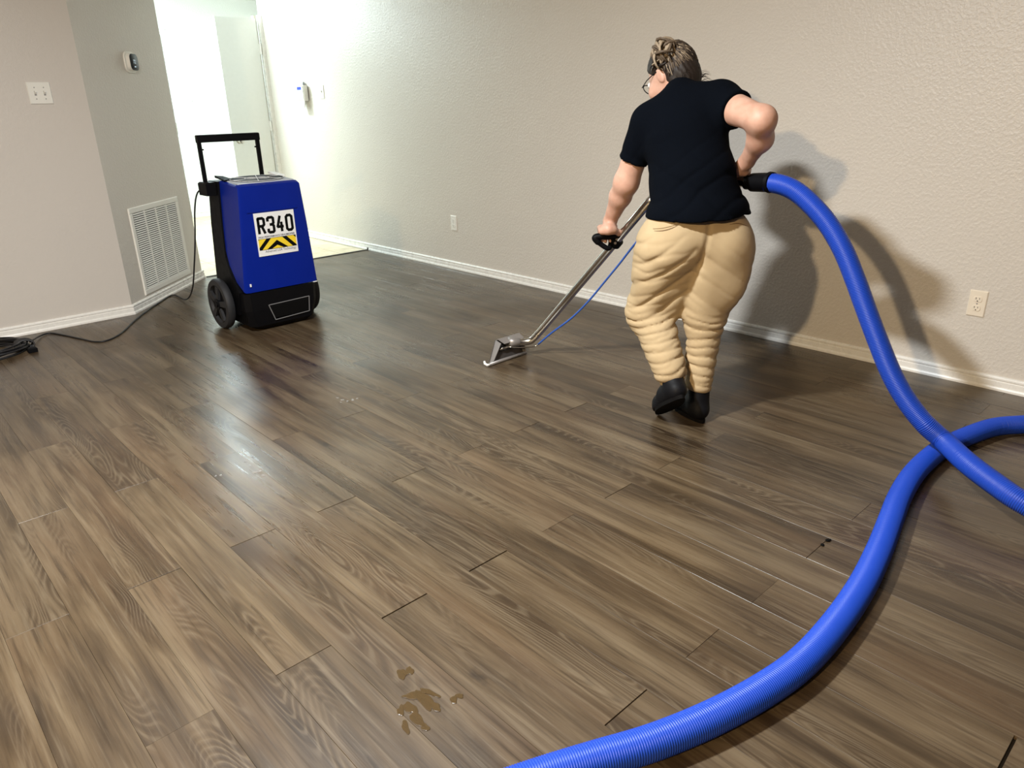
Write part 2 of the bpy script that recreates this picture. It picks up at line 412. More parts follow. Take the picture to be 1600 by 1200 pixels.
# hall doors
d1 = struct(MB().box(3.100, 3.498, 7.300, 7.335, .008, 2.025).build('door_1', simple('door_white_paint', (.74, .75, .72), .4, var=.03)))
kn = MB()
def lathe(m, prof, o, ax, n=18):
    ax = np.array(ax, float); ax /= np.linalg.norm(ax); a = np.cross(ax, [.3, .5, .81]); a /= np.linalg.norm(a); b = np.cross(ax, a); o = np.array(o, float)
    m.loft([[o + ax * h + r * (math.cos(2 * math.pi * k / n) * a + math.sin(2 * math.pi * k / n) * b) for k in range(n)] for r, h in prof], True)
    return m
lathe(kn, [(.030, 0), (.030, .006), (.011, .009), (.011, .032), (.024, .040), (.029, .052), (.024, .064), (.008, .068)], (3.165, 7.300, .935), (0, -1, 0)).build('knob', MBRASS, d1, angle=40)
for z in (1.76, 1.06, .28):
    hm = MB(); hm.box(3.497, 3.522, 7.296, 7.302, z - .045, z + .045); hm.tube([(3.511, 7.292, z - .047), (3.511, 7.292, z + .047)], .006, 10)
    hm.build('hinge', MTRIM, d1)
struct(MB().box(3.526, WX + .12, 7.286, 7.385, -.006, 2.055).build('trim_3', MTRIM))
struct(MB().box(3.500, 3.526, 7.340, 7.385, -.006, 2.055).build('trim_4', simple('jamb_shade_tan', (.55, .51, .42), .5)))  # jamb behind the hinge gap, its shade painted as tan
d2 = struct(MB().box(2.36, 3.290, EY - .030, EY, 0, 2.02).build('door_2', MTRIM))
for zz in ((1.05, .32), (.2, .75)): pass
pm = MB()
for (xa, xb, za, zb) in ((2.47, 2.77, .22, .90), (2.88, 3.18, .22, .90), (2.47, 2.77, 1.02, 1.86), (2.88, 3.18, 1.02, 1.86)):
    MB().rbox(xa, xb, EY - .030, EY - .038, za, zb, .012, ax=1).build('panel', MTRIM, d2)
lathe(MB(), [(.03, 0), (.03, .005), (.012, .01), (.012, .03), (.027, .045), (.022, .06)], (3.235, EY - .03, .95), (0, -1, 0)).build('knob', MBRASS, d2, angle=40)
for z in (1.03,): MB().box(3.278, 3.300, EY - .036, EY - .029, z - .06, z + .06).build('strike_plate', MBRASS, d2)
cs = MB(); cs.box(3.300, 3.356, EY - .022, EY, -.006, 2.025).box(2.30, 3.356, EY - .022, EY, 2.0252, 2.08).box(2.30, 2.352, EY - .022, EY, -.006, 2.025)
struct(cs.build('trim_5', MTRIM))
struct(MB().box(2.27, 3.376, EY - .032, EY, 2.081, 2.097).build('trim_6', MTRIM))

# ------------------------------------------------------------------ wall plates
def frame(o, ux, n):      # local (u right, v up, w out of wall)
    o, ux, n = np.array(o, float), np.array(ux, float), np.array(n, float)
    return lambda u, v, wv: tuple(o + ux * u + UP * v + n * wv)
RW = dict(ux=(0, -1, 0), n=(-1, 0, 0)); LW = dict(ux=(1, 0, 0), n=(0, -1, 0)); s5 = math.sqrt(.5)
DW = dict(ux=(s5, s5, 0), n=(s5, -s5, 0))
def outlet(y, z, label, mat, group=None):
    e = empty('wall_outlet', (WX, y, z)); tag(e, label, 'outlet')
    f = frame((WX, y, z), **RW)
    pl = MB().rbox(-.035, .035, -.057, .057, 0, .0055, .0035, f).build('cover_plate', mat, e)
    for s in (.0195, -.0195):
        m = MB(); n = 20
        ring = [(.0172 * math.cos(2 * math.pi * k / n), max(-.0125, min(.0125, .0172 * math.sin(2 * math.pi * k / n)))) for k in range(n)]
        m.loft([[f(u, s + v, h) for u, v in ring] for h in (.005, .0072)] + [[f(u * .94, s + v * .94, .0078) for u, v in ring]])
        so = m.build('socket', mat, e)
        m = MB(); m.box(-.0078, -.0056, s - .0005, s + .0080, .0074, .0081, f).box(.0056, .0076, s + .0003, s + .0073, .0074, .0081, f)
        m.prism([(.0026 * math.cos(a * .7), s - .0072 + .0026 * math.sin(a * .7)) for a in range(9)], .0074, .0081, f)
        m.build('slot', MHOLE, so)
    lathe(MB(), [(.003, 0), (.003, .001), (.001, .0016)], f(0, 0, .0055), RW['n'], 10).build('screw', MGREYP, e)
outlet(.876, .363, 'ivory duplex outlet in lit wall right of the hose shadow', MIV)
outlet(1.992, .362, 'white outlet mostly hidden behind the khaki trouser leg', MWP)
outlet(4.495, .361, 'white duplex outlet midway along wall between dehumidifier and person', MWP)
def switch(o, fr, name, label, wd, toggles, up=(1, 1)):
    e = empty(name, o); tag(e, label, 'light switch'); f = frame(o, **fr)
    MB().rbox(-wd / 2, wd / 2, -.057, .057, 0, .0055, .0035, f).build('cover_plate', MWP, e)
    for i, u in enumerate(toggles):
        MB().box(u - .005, u + .005, -.012, .012, .0045, .0062, f).build('toggle_slot', MGREYP, e)
        sg = up[i]
        m = MB(); m.hexa([f(*q) for q in [(u - .0045, -.007, .005), (u + .0045, -.007, .005), (u + .0045, .007, .005), (u - .0045, .007, .005),
            (u - .0035, -.004 + .008 * sg, .017), (u + .0035, -.004 + .008 * sg, .017), (u + .0035, .004 + .008 * sg, .017), (u - .0035, .004 + .008 * sg, .017)]])
        m.build('toggle', MWP, e)
        for v in (.03, -.03): lathe(MB(), [(.003, 0), (.003, .001), (.001, .0015)], f(u, v, .0055), fr['n'], 8).build('screw', MGREYP, e)
switch((1.068, LY, 1.330), LW, 'light_switch', 'white double toggle switch plate on beige wall at left', .116, (-.023, .023), (1, 1))
switch((3.515, EY, 1.332), dict(ux=(1, 0, 0), n=(0, -1, 0)), 'light_switch', 'white double switch plate on bright end wall of hall', .122, (-.023, .023), (-1, 1))
switch((WX, 6.297, 1.351), RW, 'light_switch', 'single white switch plate right of the alarm keypad', .07, (0,), (1,))

# alarm keypad
e = empty('alarm_keypad', (WX, 6.60, 1.35)); tag(e, 'white alarm keypad with blue screen on hall end of wall', 'keypad')
f = frame((WX, 6.60, 1.345), **RW)
MB().rbox(-.062, .062, -.065, .070, .012, .058, .010, f).build('housing', MWP, e)
MB().box(-.045, .045, -.045, .05, 0, .013, f).build('wall_mount', MGREYP, e)
MB().box(-.048, .030, .030, .056, .0575, .0592, f).build('screen', MLCD, e)
MB().box(-.060, .060, .014, .017, .0575, .0588, f).build('seam', MGREYP, e)
MB().hexa([f(*q) for q in [(-.050, -.125, .050), (.050, -.125, .050), (.050, -.125, .056), (-.050, -.125, .056), (-.052, -.062, .044), (.052, -.062, .044), (.052, -.062, .050), (-.052, -.062, .050)]]).build('flap', MWP, e)
for i in range(3):
    for j in range(2): MB().rbox(-.035 + .026 * i, -.015 + .026 * i, -.045 + .024 * j, -.030 + .024 * j, .0575, .061, .002, f).build('key', MLAB, e)
MB().hexa([f(*q) for q in [(-.012, .069, .010), (.026, .069, .010), (.026, .069, .035), (-.012, .069, .035), (0, .098, .010), (.014, .098, .010), (.014, .098, .022), (0, .098, .022)]]).build('hook', MGREYP, e)

# thermostat
def rrect(a, b, r, n=6):
    out = []
    for cx, cy, s in ((a - r, b - r, 0), (-a + r, b - r, 1), (-a + r, -b + r, 2), (a - r, -b + r, 3)):
        for k in range(n + 1): t = (s + k / n) * math.pi / 2; out.append((cx + r * math.cos(t), cy + r * math.sin(t)))
    return out
to = np.array([1.699, 5.416, 1.519]); e = empty('thermostat', to); tag(e, 'white rounded thermostat with black glass screen above vent', 'thermostat')
f = frame(to, **DW)
MB().loft([[f(u * s, v * s, h) for u, v in rrect(.068, .064, .040)] for s, h in ((1, 0), (1, .006), (.97, .009))]).build('trim_plate', MWP, e, angle=40)
MB().loft([[f(u * s, v * s, h) for u, v in rrect(.053, .053, .032)] for s, h in ((1, .008), (1.0, .024), (.97, .029), (.90, .031))]).build('body', MWP, e, angle=40)
sc = MB().loft([[f(u * s, v * s, h) for u, v in rrect(.048, .049, .028)] for s, h in ((1, .030), (1, .0325), (.97, .0335))]).build('screen', MSCR, e, angle=40)
text_mesh('72', 'digits', MDIG, sc, lambda u, v, d: f(u - .014, v - .008, .0338 + d), .022, width=.028)
MB().box(-.009, .009, -.030, -.024, .0335, .0342, f).build('status_bar', MDIG, sc)

# return air grille: flange, column bars and louvres
vo = np.array([(1.4275 + 1.903) / 2, (5.1445 + 5.620) / 2, .361]); e = empty('return_air_grille', vo)
tag(e, 'white return air grille with four columns of louvres above baseboard', 'air vent'); f = frame(vo, **DW)
HW, HH = .335, .283; b_ = .036
m = MB()
for (u0, u1, v0, v1) in ((-HW, HW, HH - b_, HH), (-HW, HW, -HH, -HH + b_), (-HW, -HW + b_, -HH + b_, HH - b_), (HW - b_, HW, -HH + b_, HH - b_)):
    m.rbox(u0, u1, v0, v1, 0, .010, .004, f)
m.build('flange', MWP, e)
MB().box(-HW + b_, HW - b_, -HH + b_, HH - b_, .0005, .002, f).build('backing', simple('vent_dark', (.035, .035, .035), .8), e)
iw = 2 * (HW - b_); cw = iw / 4
for i in (1, 2, 3):
    u = -HW + b_ + cw * i; MB().box(u - .0045, u + .0045, -HH + b_, HH - b_, .002, .0095, f).build('divider', MWP, e)
NS = 36; st = 2 * (HH - b_) / NS
base = None
for i in range(4):
    for j in range(NS):
        u, v = -HW + b_ + cw * i + cw / 2, HH - b_ - st * (j + .5)
        if base is None:
            hw = cw / 2 - .0045
            pts = [(-hw, -.0040, .0095), (hw, -.0040, .0095), (hw, .0022, .0030), (-hw, .0022, .0030), (-hw, -.0026, .0098), (hw, -.0026, .0098), (hw, .0036, .0034), (-hw, .0036, .0034)]
            g = lambda a, b, c: tuple(np.array(DW['ux']) * a + UP * b + np.array(DW['n']) * c)
            mm = MB().hexa([g(*q) for q in pts]); base = bpy.data.meshes.new('louvre'); base.from_pydata(mm.v, [], mm.f); base.materials.append(MWP)
        o = bpy.data.objects.new('louvre', base); COL.objects.link(o); o.location = Vector(f(u, v, 0)) - Vector(vo); o.parent = e

# ------------------------------------------------------------------ dehumidifier
DEH = empty('dehumidifier', (1.86, 4.2, 0)); tag(DEH, 'blue and black portable dehumidifier with fold-up handle and wheels', 'dehumidifier')
def rect_ring(x0, x1, y0, y1, z, c):
    return [(x0 + c, y0, z), (x1 - c, y0, z), (x1, y0 + c, z), (x1, y1 - c, z), (x1 - c, y1, z), (x0 + c, y1, z), (x0, y1 - c, z), (x0, y0 + c, z)]
# black lower housing with tapered bottom
m = MB(); m.loft([rect_ring(1.700, 2.030, 4.04, 4.36, .006, .03), rect_ring(1.650, 2.055, 4.005, 4.38, .035, .03), rect_ring(1.632, 2.082, 3.998, 4.385, .13, .03), rect_ring(1.632, 2.088, 4.000, 4.385, .235, .03)])
base_o = m.build('lower_housing', MDK, DEH)
# black rear shell following the slanted back edge (profile in y, z; extruded over x)
prof = [(4.06, .236), (4.16, .335), (4.215, .42), (4.235, .60), (4.245, .842), (4.375, .842), (4.385, .60), (4.385, .10), (4.10, .10)]
m = MB(); m.prism(prof, 0, 1, lambda y, z, h: (1.632 + .052 * min(1, max(0, (z - .24) / .58)) - .008 + h * (.464 - .086 * min(1, max(0, (z - .24) / .58))), y, z)); m.build('rear_shell', MDK, DEH)
# blue hood: front, both sides; profile along y with slanted rear edge; tapers to the top
def hx(z): k = (z - .24) / .585; return 1.632 + .054 * k, 2.090 - .035 * k
hood = MB()
side = [(4.000, .240), (4.095, .285), (4.185, .375), (4.225, .46), (4.250, .60), (4.258, .80), (4.262, .846), (4.235, .850), (4.045, .834), (4.028, .836), (4.006, .826), (3.999, .60)]
n = len(side); L = [(hx(z)[0], y, z) for y, z in side]; Rr = [(hx(z)[1], y, z) for y, z in side]
cy, cz_ = 4.12, .55
Li = [(hx(z)[0] + .022, cy + (y - cy) * .97, cz_ + (z - cz_) * .985) for y, z in side]
def cham(s):   # three-ring rounded side
    out = []
    for ins, sc_ in ((.030, 1.0), (.009, .993), (0, .968)):
        out.append([((hx(z)[0] + ins) if s < 0 else (hx(z)[1] - ins), cy + (y - cy) * sc_, cz_ + (z - cz_) * sc_) for y, z in side])
    return out
cl, cr_ = cham(-1), cham(1)
hood.loft([cl[2], cl[1], cl[0], cr_[0], cr_[1], cr_[2]], True)
hood_o = hood.build('hood', MBLUE, DEH, angle=30)
# recessed top deck with fan grille
dk = MB(); dk.loft([[(1.702, 4.035, .834), (2.040, 4.035, .834), (2.040, 4.275, .850), (1.702, 4.275, .850)], [(1.706, 4.039, .840), (2.036, 4.039, .840), (2.036, 4.271, .855), (1.706, 4.271, .855)]])
deck = dk.build('top_deck', simple('deck_grey', (.42, .44, .47), .75, Specular_IOR_Level=.1), DEH)
fz = lambda y: .8405 + (y - 4.04) * .064
fc = (1.872, 4.155)
m = MB(); n = 28
m.loft([[(fc[0] + .155 * math.cos(2 * math.pi * k / n), fc[1] + .110 * math.sin(2 * math.pi * k / n), fz(fc[1] + .110 * math.sin(2 * math.pi * k / n)) + h) for k in range(n)] for h in (-.002, .0045)])
fan = m.build('fan_opening', MINK, DEH)
gm = MB()
for k in range(6):
    a = k * math.pi / 3 + .26; p = [(fc[0] + s * .155 * math.cos(a), fc[1] + s * .110 * math.sin(a), fz(fc[1] + s * .110 * math.sin(a)) + .005) for s in (0, 1)]
    MB().tube(p, .0016, 6).build('spoke', MLAB, fan)
for s in (.45, 1.0):
    ring = [(fc[0] + s * .155 * math.cos(2 * math.pi * k / 24), fc[1] + s * .110 * math.sin(2 * math.pi * k / 24), fz(fc[1] + s * .110 * math.sin(2 * math.pi * k / 24)) + .004) for k in range(25)]
    MB().tube(ring, .0014, 6, False).build('grille_ring', MLAB, fan)
# raised rear corner wedges
for xa, xb in ((1.688, 1.735), (2.010, 2.055)):
    MB().hexa([(xa, 4.17, .848), (xb, 4.17, .850), (xb, 4.30, .86), (xa, 4.30, .86), (xa, 4.175, .852), (xb, 4.175, .856), (xb, 4.30, .866), (xa, 4.30, .872)]).build('corner_wedge', MINK if xa < 1.8 else MLAB, DEH)
# handle
HY = 4.355
hz0, hz1 = .80, 1.075
hd = MB()
for x_ in (1.652, 1.997): hd_o = MB().box(x_ - .010, x_ + .010, HY - .009, HY + .009, hz0, hz1).build('handle_post', MDK, DEH)
MB().rbox(1.641, 2.008, HY - .016, HY + .016, 1.050, 1.091, .004).build('handle_grip', MDK, DEH)
for x_, s in ((1.662, 1), (1.987, -1)): MB().box(min(x_, x_ + s * .010), max(x_, x_ + s * .010), HY - .005, HY + .005, 1.008, 1.016).build('stop_pin', MDK, hd_o)
MB().rbox(1.618, 1.702, 4.27, 4.385, .765, .838, .008).build('cord_block', MDK, DEH)
MB().rbox(1.980, 2.052, 4.30, 4.385, .765, .838, .008).build('handle_bracket', MDK, DEH)
# wheels
for xc, s in ((1.588, -1), (2.135, 1)):
    wc = (xc, 4.255, .150); m = MB()
    lathe(m, [(.104, -.006), (.112, -.022), (.142, -.022), (.149, -.012), (.149, .012), (.142, .022), (.112, .022), (.104, .006)], wc, (1, 0, 0), 36); wt = m.build('wheel', MRUB, DEH, angle=40); lathe(MB(), [(.100, -.009), (.104, -.0075), (.104, .0075), (.100, .009)], wc, (1, 0, 0), 30).build('wheel_disc', MDK, wt, angle=40)
    m = MB(); lathe(m, [(.034, -.028), (.034, .028)], wc, (1, 0, 0), 20); lathe(m, [(.016, -.033), (.016, .033)], wc, (1, 0, 0), 14); m.build('hub', MDK, wt, angle=40)
    for k in range(5):
        a = k * 2 * math.pi / 5 + .5; u = np.array([0, math.cos(a), math.sin(a)]); v = np.array([0, -math.sin(a), math.cos(a)]); c0 = np.array(wc)
        MB().hexa([c0 + q for q in [u * .03 - v * .014 + (-.024, 0, 0), u * .108 - v * .018 + (-.023, 0, 0), u * .108 + v * .018 + (-.023, 0, 0), u * .03 + v * .014 + (-.024, 0, 0),
                                    u * .03 - v * .014 + (.024, 0, 0), u * .108 - v * .018 + (.023, 0, 0), u * .108 + v * .018 + (.023, 0, 0), u * .03 + v * .014 + (.024, 0, 0)]]).build('wheel_spoke', MRUB, wt)
MB().tube([(1.57, 4.255, .15), (2.15, 4.255, .15)], .012, 10).build('axle', MSTD, DEH)
# front tank pocket outline, latch, label
def fr_front(u, v, wv): return (u, 3.999 - wv, v)
m = MB()
pk = [(1.762, .152), (2.022, .158), (2.012, .068), (1.792, .058)]
for i in range(4): m.tube([(pk[i][0], 3.996 - .0, pk[i][1]), (pk[(i + 1) % 4][0], 3.996, pk[(i + 1) % 4][1])], .0028, 6)
m.build('tank_pocket_rim', simple('grey_edge', (.16, .16, .165), .4), base_o)
MB().rbox(1.778, 2.010, 4.000, 3.9955, .068, .146, .003, ax=1).build('tank_pocket', MINK, base_o)
MB().box(1.668, 1.676, 3.993, 3.999, .276, .292).build('latch', MLAB, hood_o)
MB().box(2.060, 2.086, 3.992, 3.999, .2365, .2405).build('latch', MLAB, hood_o)
lx0, lx1, lz0, lz1 = 1.748, 1.990, .436, .677
MB().rbox(lx0 - .035, lx1 + .03, 3.999, 3.9965, lz1 + .004, lz1 + .018, .002, ax=1).build('label_recess_lip', MBLUE, hood_o)
lab = MB().box(lx0, lx1, 3.9945, 3.9985, lz0, lz1).build('label_plate', MLAB, DEH)
lf = lambda x0, z0: (lambda u, v, d: (x0 + u, 3.9944 - d, z0 + v))
def strokes(m, paths, x0, z0, wd, ht, tk, y_):      # condensed bold lettering from thick strokes
    for p in paths:
        q = [(x0 + tk / 2 + u * (wd - tk), z0 + tk / 2 + v * (ht - tk)) for u, v in p]
        for i in range(len(q) - 1):
            (a, b), (c, d) = q[i], q[i + 1]; L_ = math.hypot(c - a, d - b) + 1e-9; ex, ez = (c - a) / L_ * tk / 2, (d - b) / L_ * tk / 2; e_ = .42
            P_ = [(a - ex * e_ - ez, b - ez * e_ + ex), (a - ex * e_ + ez, b - ez * e_ - ex), (c + ex * e_ + ez, d + ez * e_ - ex), (c + ex * e_ - ez, d + ez * e_ + ex)]
            h_ = .0006 + .00002 * i
            m.prism(P_, 0, h_, lambda u, v, h: (u, y_ - h, v))
GLY = {'R': [[(0, 0), (0, 1)], [(0, 1), (.75, 1), (1, .92), (1, .58), (.75, .48), (0, .48)], [(.55, .48), (1, 0)]],
       '3': [[(0, .78), (0, .93), (.2, 1), (.8, 1), (1, .93), (1, .62), (.75, .52), (.4, .52)], [(.75, .52), (1, .42), (1, .07), (.8, 0), (.2, 0), (0, .07), (0, .22)]],
       '4': [[(.55, 1), (0, .30), (1, .30)], [(.72, .58), (.72, 0)]],
       '0': [[(0, .10), (0, .90), (.25, 1), (.75, 1), (1, .90), (1, .10), (.75, 0), (.25, 0), (0, .10)]]}
for i, ch in enumerate('R340'):
    gm = MB(); strokes(gm, GLY[ch], lx0 + .013 + .0565 * i, lz0 + .121, .049, .098, .0155, 3.9945); gm.build('lettering', MINK, lab)
text_mesh('HIGH PERFORMANCE DEHUMIDIFIER', 'lettering', MINKG, lab, lf(lx0 + .010, lz0 + .101), .011, width=.222, bold=.02, height=.011)
text_mesh('Advanced LGR Technology', 'lettering', MINKG, lab, lf(lx0 + .040, lz0 + .014), .016, width=.190, height=.017)
sx0, sx1, sz0, sz1 = lx0 + .007, lx1 - .007, lz0 + .036, lz0 + .096
st_o = MB().box(sx0, sx1, 3.9938, 3.9945, sz0, sz1).build('hazard_stripe', MYEL, lab)
def clip_poly(P, x0, x1):
    def cl_(P, f):
        out = []
        for i in range(len(P)):
            a, b = P[i], P[(i + 1) % len(P)]; fa, fb = f(a), f(b)
            if fa >= 0: out.append(a)
            if fa * fb < 0: t = fa / (fa - fb); out.append((a[0] + t * (b[0] - a[0]), a[1] + t * (b[1] - a[1])))
        return out
    P = cl_(P, lambda q: q[0] - x0); return cl_(P, lambda q: x1 - q[0]) if P else P
mx_ = (sx0 + sx1) / 2 - .004; bh = MB(); k45 = sz1 - sz0
for d0, d1 in ((-.008, .022), (.062, .090), (.132, .160)):
    for s in (-1, 1):
        if d0 < 0:
            P = [(mx_, sz0 + .018), (mx_, sz0 + .046), (mx_ + s * .064, sz0), (mx_ + s * .036, sz0)]
        else:
            P = [(mx_ + s * (d0 - .028), sz1), (mx_ + s * (d1 - .028), sz1), (mx_ + s * (d1 + k45 - .028), sz0), (mx_ + s * (d0 + k45 - .028), sz0)]
        P = clip_poly(P, sx0, sx1)
        if len(P) > 2: bh.prism(P, 0, .0008, lambda u, v, h: (u, 3.9938 - h, v))
bh.build('hazard_chevron', MINK, st_o)
m = MB(); m.box(sx0, sx1, 3.9930, 3.9938, sz1, sz1 + .0015).box(sx0, sx1, 3.9930, 3.9938, sz0 - .0015, sz0); m.build('stripe_border', MINK, st_o)

# power cord, from the block over the floor to a coil
cd = [(1.640, 4.36, .80), (1.606, 4.385, .775), (1.592, 4.43, .68), (1.600, 4.52, .52), (1.620, 4.68, .32), (1.655, 4.90, .12), (1.655, 5.06, .022), fl(270, 461, .006), fl(247, 474, .005), fl(228, 487, .005), fl(208, 503, .005), fl(190, 520, .005), fl(170, 531, .005), fl(150, 534, .005), fl(125, 529, .005), fl(97, 523, .005), fl(78, 520.5, .006), fl(62, 525, .010), fl(47, 534, .03)]
cc_ = np.array([.445, 4.72, 0])
P = spline(cd, 8)
cord = MB().tube(P, .0048, 8).build('power_cord', MCORD, DEH, smooth=True)
cp = []
for k in range(0, 230):
    a = k / 24 * 2 * math.pi; tnum = k / 24
    r = .165 + .018 * math.sin(tnum * 2.3) + .006 * math.sin(a * 2 + tnum); zz = .010 + .030 * (.5 + .5 * math.sin(tnum * 1.7 + 1.0)) + .008 * math.sin(a + tnum)
    cp.append((cc_[0] + r * math.cos(a) * 1.12, cc_[1] + r * math.sin(a) * .92, max(.006, zz)))
co = MB().tube(spline(cp, 2), .0055, 7).build('coiled_cord', MCORD, smooth=True)
tag(co, 'coil of black power cord lying by the left baseboard', 'cord')
# wrap tie and plug at the right end of the coil
m = MB()
for k in range(5): m.tube([(cc_[0] + .185 + .045 * math.cos(t) , cc_[1] - .030 + .012 * k - .02 + .006 * math.sin(t), .026 + .026 * math.sin(t)) for t in np.linspace(0, 2 * math.pi, 16)], .005, 6, False)
m.build('cord_wrap', MCORD, co, smooth=True)
MB().rbox(.625, .670, 4.575, 4.610, .002, .028, .006).build('plug', MDK, co)

# ------------------------------------------------------------------ signed distance figures -> one continuous mesh
class Field:
    def __init__(s, lo, hi, h):
        s.lo, s.h = np.array(lo, float), h
        s.n = np.ceil((np.array(hi) - s.lo) / h).astype(int) + 1
        s.D = np.full(s.n, .25, np.float32)
    def sub(s, lo, hi):
        a = np.clip(np.floor((np.array(lo) - s.lo) / s.h).astype(int), 0, s.n - 1); b = np.clip(np.ceil((np.array(hi) - s.lo) / s.h).astype(int) + 1, 1, s.n)
        sl = tuple(slice(i, j) for i, j in zip(a, b))
        g = [s.lo[k] + s.h * np.arange(a[k], b[k], dtype=np.float32) for k in range(3)]
        X, Y, Z = np.meshgrid(*g, indexing='ij', sparse=True)
        return sl, X.astype(np.float32), Y.astype(np.float32), Z.astype(np.float32)
    def add(s, lo, hi, fn, k=.03, op='u'):
        mg = k + 3 * s.h; sl, X, Y, Z = s.sub(np.array(lo) - mg, np.array(hi) + mg)
        if min(b.stop - b.start for b in sl) <= 0: return s
        d = fn(X, Y, Z).astype(np.float32); D = s.D[sl]
        if op == 'u':
            hh = np.clip(.5 + .5 * (D - d) / k, 0, 1); s.D[sl] = D + (d - D) * hh - k * hh * (1 - hh)
        else:   # smooth subtraction
            hh = np.clip(.5 - .5 * (D + d) / k, 0, 1); s.D[sl] = D + (-d - D) * hh + k * hh * (1 - hh)
        return s
    def cone(s, a, b, r1, r2, k=.03, cut=None, op='u'):
        a, b = np.array(a, float), np.array(b, float); ab = b - a; L2 = ab @ ab + 1e-12; R = max(r1, r2)
        def fn(X, Y, Z):
            px, py, pz = X - a[0], Y - a[1], Z - a[2]
            t = np.clip((px * ab[0] + py * ab[1] + pz * ab[2]) / L2, 0, 1)
            d = np.sqrt((px - t * ab[0]) ** 2 + (py - t * ab[1]) ** 2 + (pz - t * ab[2]) ** 2) - (r1 + (r2 - r1) * t)
            if cut is not None:
                o, nn = cut; d = np.maximum(d, (X - o[0]) * nn[0] + (Y - o[1]) * nn[1] + (Z - o[2]) * nn[2])
            return d
        return s.add(np.minimum(a, b) - R, np.maximum(a, b) + R, fn, k, op)
    def chain(s, pts, rs, k=.012):
        for i in range(len(pts) - 1): s.cone(pts[i], pts[i + 1], rs[i], rs[i + 1], k)
        return s
    def ell(s, c, r, axes=None, k=.03, op='u'):
        c = np.array(c, float); A = np.eye(3) if axes is None else np.array([np.array(q, float) / np.linalg.norm(q) for q in axes]); R = max(r)
        def fn(X, Y, Z):
            px, py, pz = X - c[0], Y - c[1], Z - c[2]; k0 = 0; k1 = 0
            for i in range(3):
                u = (px * A[i][0] + py * A[i][1] + pz * A[i][2]) / r[i]; k0 = k0 + u * u; k1 = k1 + (u / r[i]) ** 2
            k0 = np.sqrt(k0); return k0 * (k0 - 1) / (np.sqrt(k1) + 1e-6)
        return s.add(c - R, c + R, fn, k, op)
    def plane(s, o, n):
        o, n = np.array(o, float), np.array(n, float); n = n / np.linalg.norm(n); sl, X, Y, Z = s.sub(s.lo, s.lo + s.h * s.n)
        s.D = np.maximum(s.D, ((X - o[0]) * n[0] + (Y - o[1]) * n[1] + (Z - o[2]) * n[2]).astype(np.float32)); return s
    def warp(s, fn):
        m = np.abs(s.D) < .05; I = np.nonzero(m); P = [s.lo[k] + s.h * I[k] for k in range(3)]
        s.D[m] += fn(*P).astype(np.float32); return s
    def mesh(s):
        D = s.D; S = D < 0; n = np.array(D.shape)
        cnt = sum(S[i:n[0] - 1 + i, j:n[1] - 1 + j, k:n[2] - 1 + k].astype(np.int8) for i in (0, 1) for j in (0, 1) for k in (0, 1))
        act = (cnt > 0) & (cnt < 8); I = np.argwhere(act); idx = np.full(act.shape, -1, np.int64); idx[act] = np.arange(len(I))
        acc = np.zeros((len(I), 3)); w_ = np.zeros(len(I)); C = [(i, j, k) for i in (0, 1) for j in (0, 1) for k in (0, 1)]
        val = {c: D[I[:, 0] + c[0], I[:, 1] + c[1], I[:, 2] + c[2]].astype(float) for c in C}
        for c in C:
            for ax in range(3):
                if c[ax]: continue
                e_ = list(c); e_[ax] = 1; a, b = val[c], val[tuple(e_)]; x_ = (a < 0) != (b < 0)
                t = np.where(x_, a / np.where(x_, a - b, 1), 0); p = np.tile(np.array(c, float), (len(I), 1)); p[:, ax] = t
                acc[x_] += p[x_]; w_[x_] += 1
        V = s.lo + s.h * (I + acc / w_[:, None]); Fs = []
        for ax in range(3):
            o1, o2 = (ax + 1) % 3, (ax + 2) % 3
            a = S.take(range(0, n[ax] - 1), ax); b = S.take(range(1, n[ax]), ax); E_ = np.argwhere(a != b)
            ok = (E_[:, o1] > 0) & (E_[:, o1] < n[o1] - 1) & (E_[:, o2] > 0) & (E_[:, o2] < n[o2] - 1); E_ = E_[ok]
            q = []
            for d1_, d2_ in ((-1, -1), (0, -1), (0, 0), (-1, 0)):
                c = E_.copy(); c[:, o1] += d1_; c[:, o2] += d2_; q.append(idx[c[:, 0], c[:, 1], c[:, 2]])
            q = np.stack(q, 1); fl_ = ~S[E_[:, 0], E_[:, 1], E_[:, 2]]; q[fl_] = q[fl_][:, ::-1]; Fs.append(q)
        return V, np.concatenate(Fs)
def smooth_verts(V, Fq, it=2, lam=.5):
    e_ = np.concatenate([Fq[:, [0, 1]], Fq[:, [1, 2]], Fq[:, [2, 3]], Fq[:, [3, 0]]]); deg = np.bincount(e_.ravel(), minlength=len(V)).astype(float)[:, None]
    for t in range(it):
        for l_ in (lam, -lam * 1.03):
            A = np.zeros_like(V)
            for k in range(3): A[:, k] = np.bincount(e_[:, 0], V[e_[:, 1], k], len(V)) + np.bincount(e_[:, 1], V[e_[:, 0], k], len(V))
            V = V + l_ * (A / deg - V)
    return V
def mesh_obj(name, V, Fq, mat, parent=None, it=2):
    V = smooth_verts(V, Fq, it) if it else V
    me = bpy.data.meshes.new(name); me.vertices.add(len(V)); me.vertices.foreach_set('co', V.astype(np.float32).ravel())
    me.loops.add(Fq.size); me.loops.foreach_set('vertex_index', Fq.astype(np.int32).ravel())
    me.polygons.add(len(Fq)); me.polygons.foreach_set('loop_start', np.arange(0, Fq.size, 4, dtype=np.int32))
    me.update(calc_edges=True); me.validate(); me.polygons.foreach_set('use_smooth', [True] * len(me.polygons)); me.materials.append(mat)
    o = bpy.data.objects.new(name, me); COL.objects.link(o)
    if parent is not None: attach(o, parent)
    return o

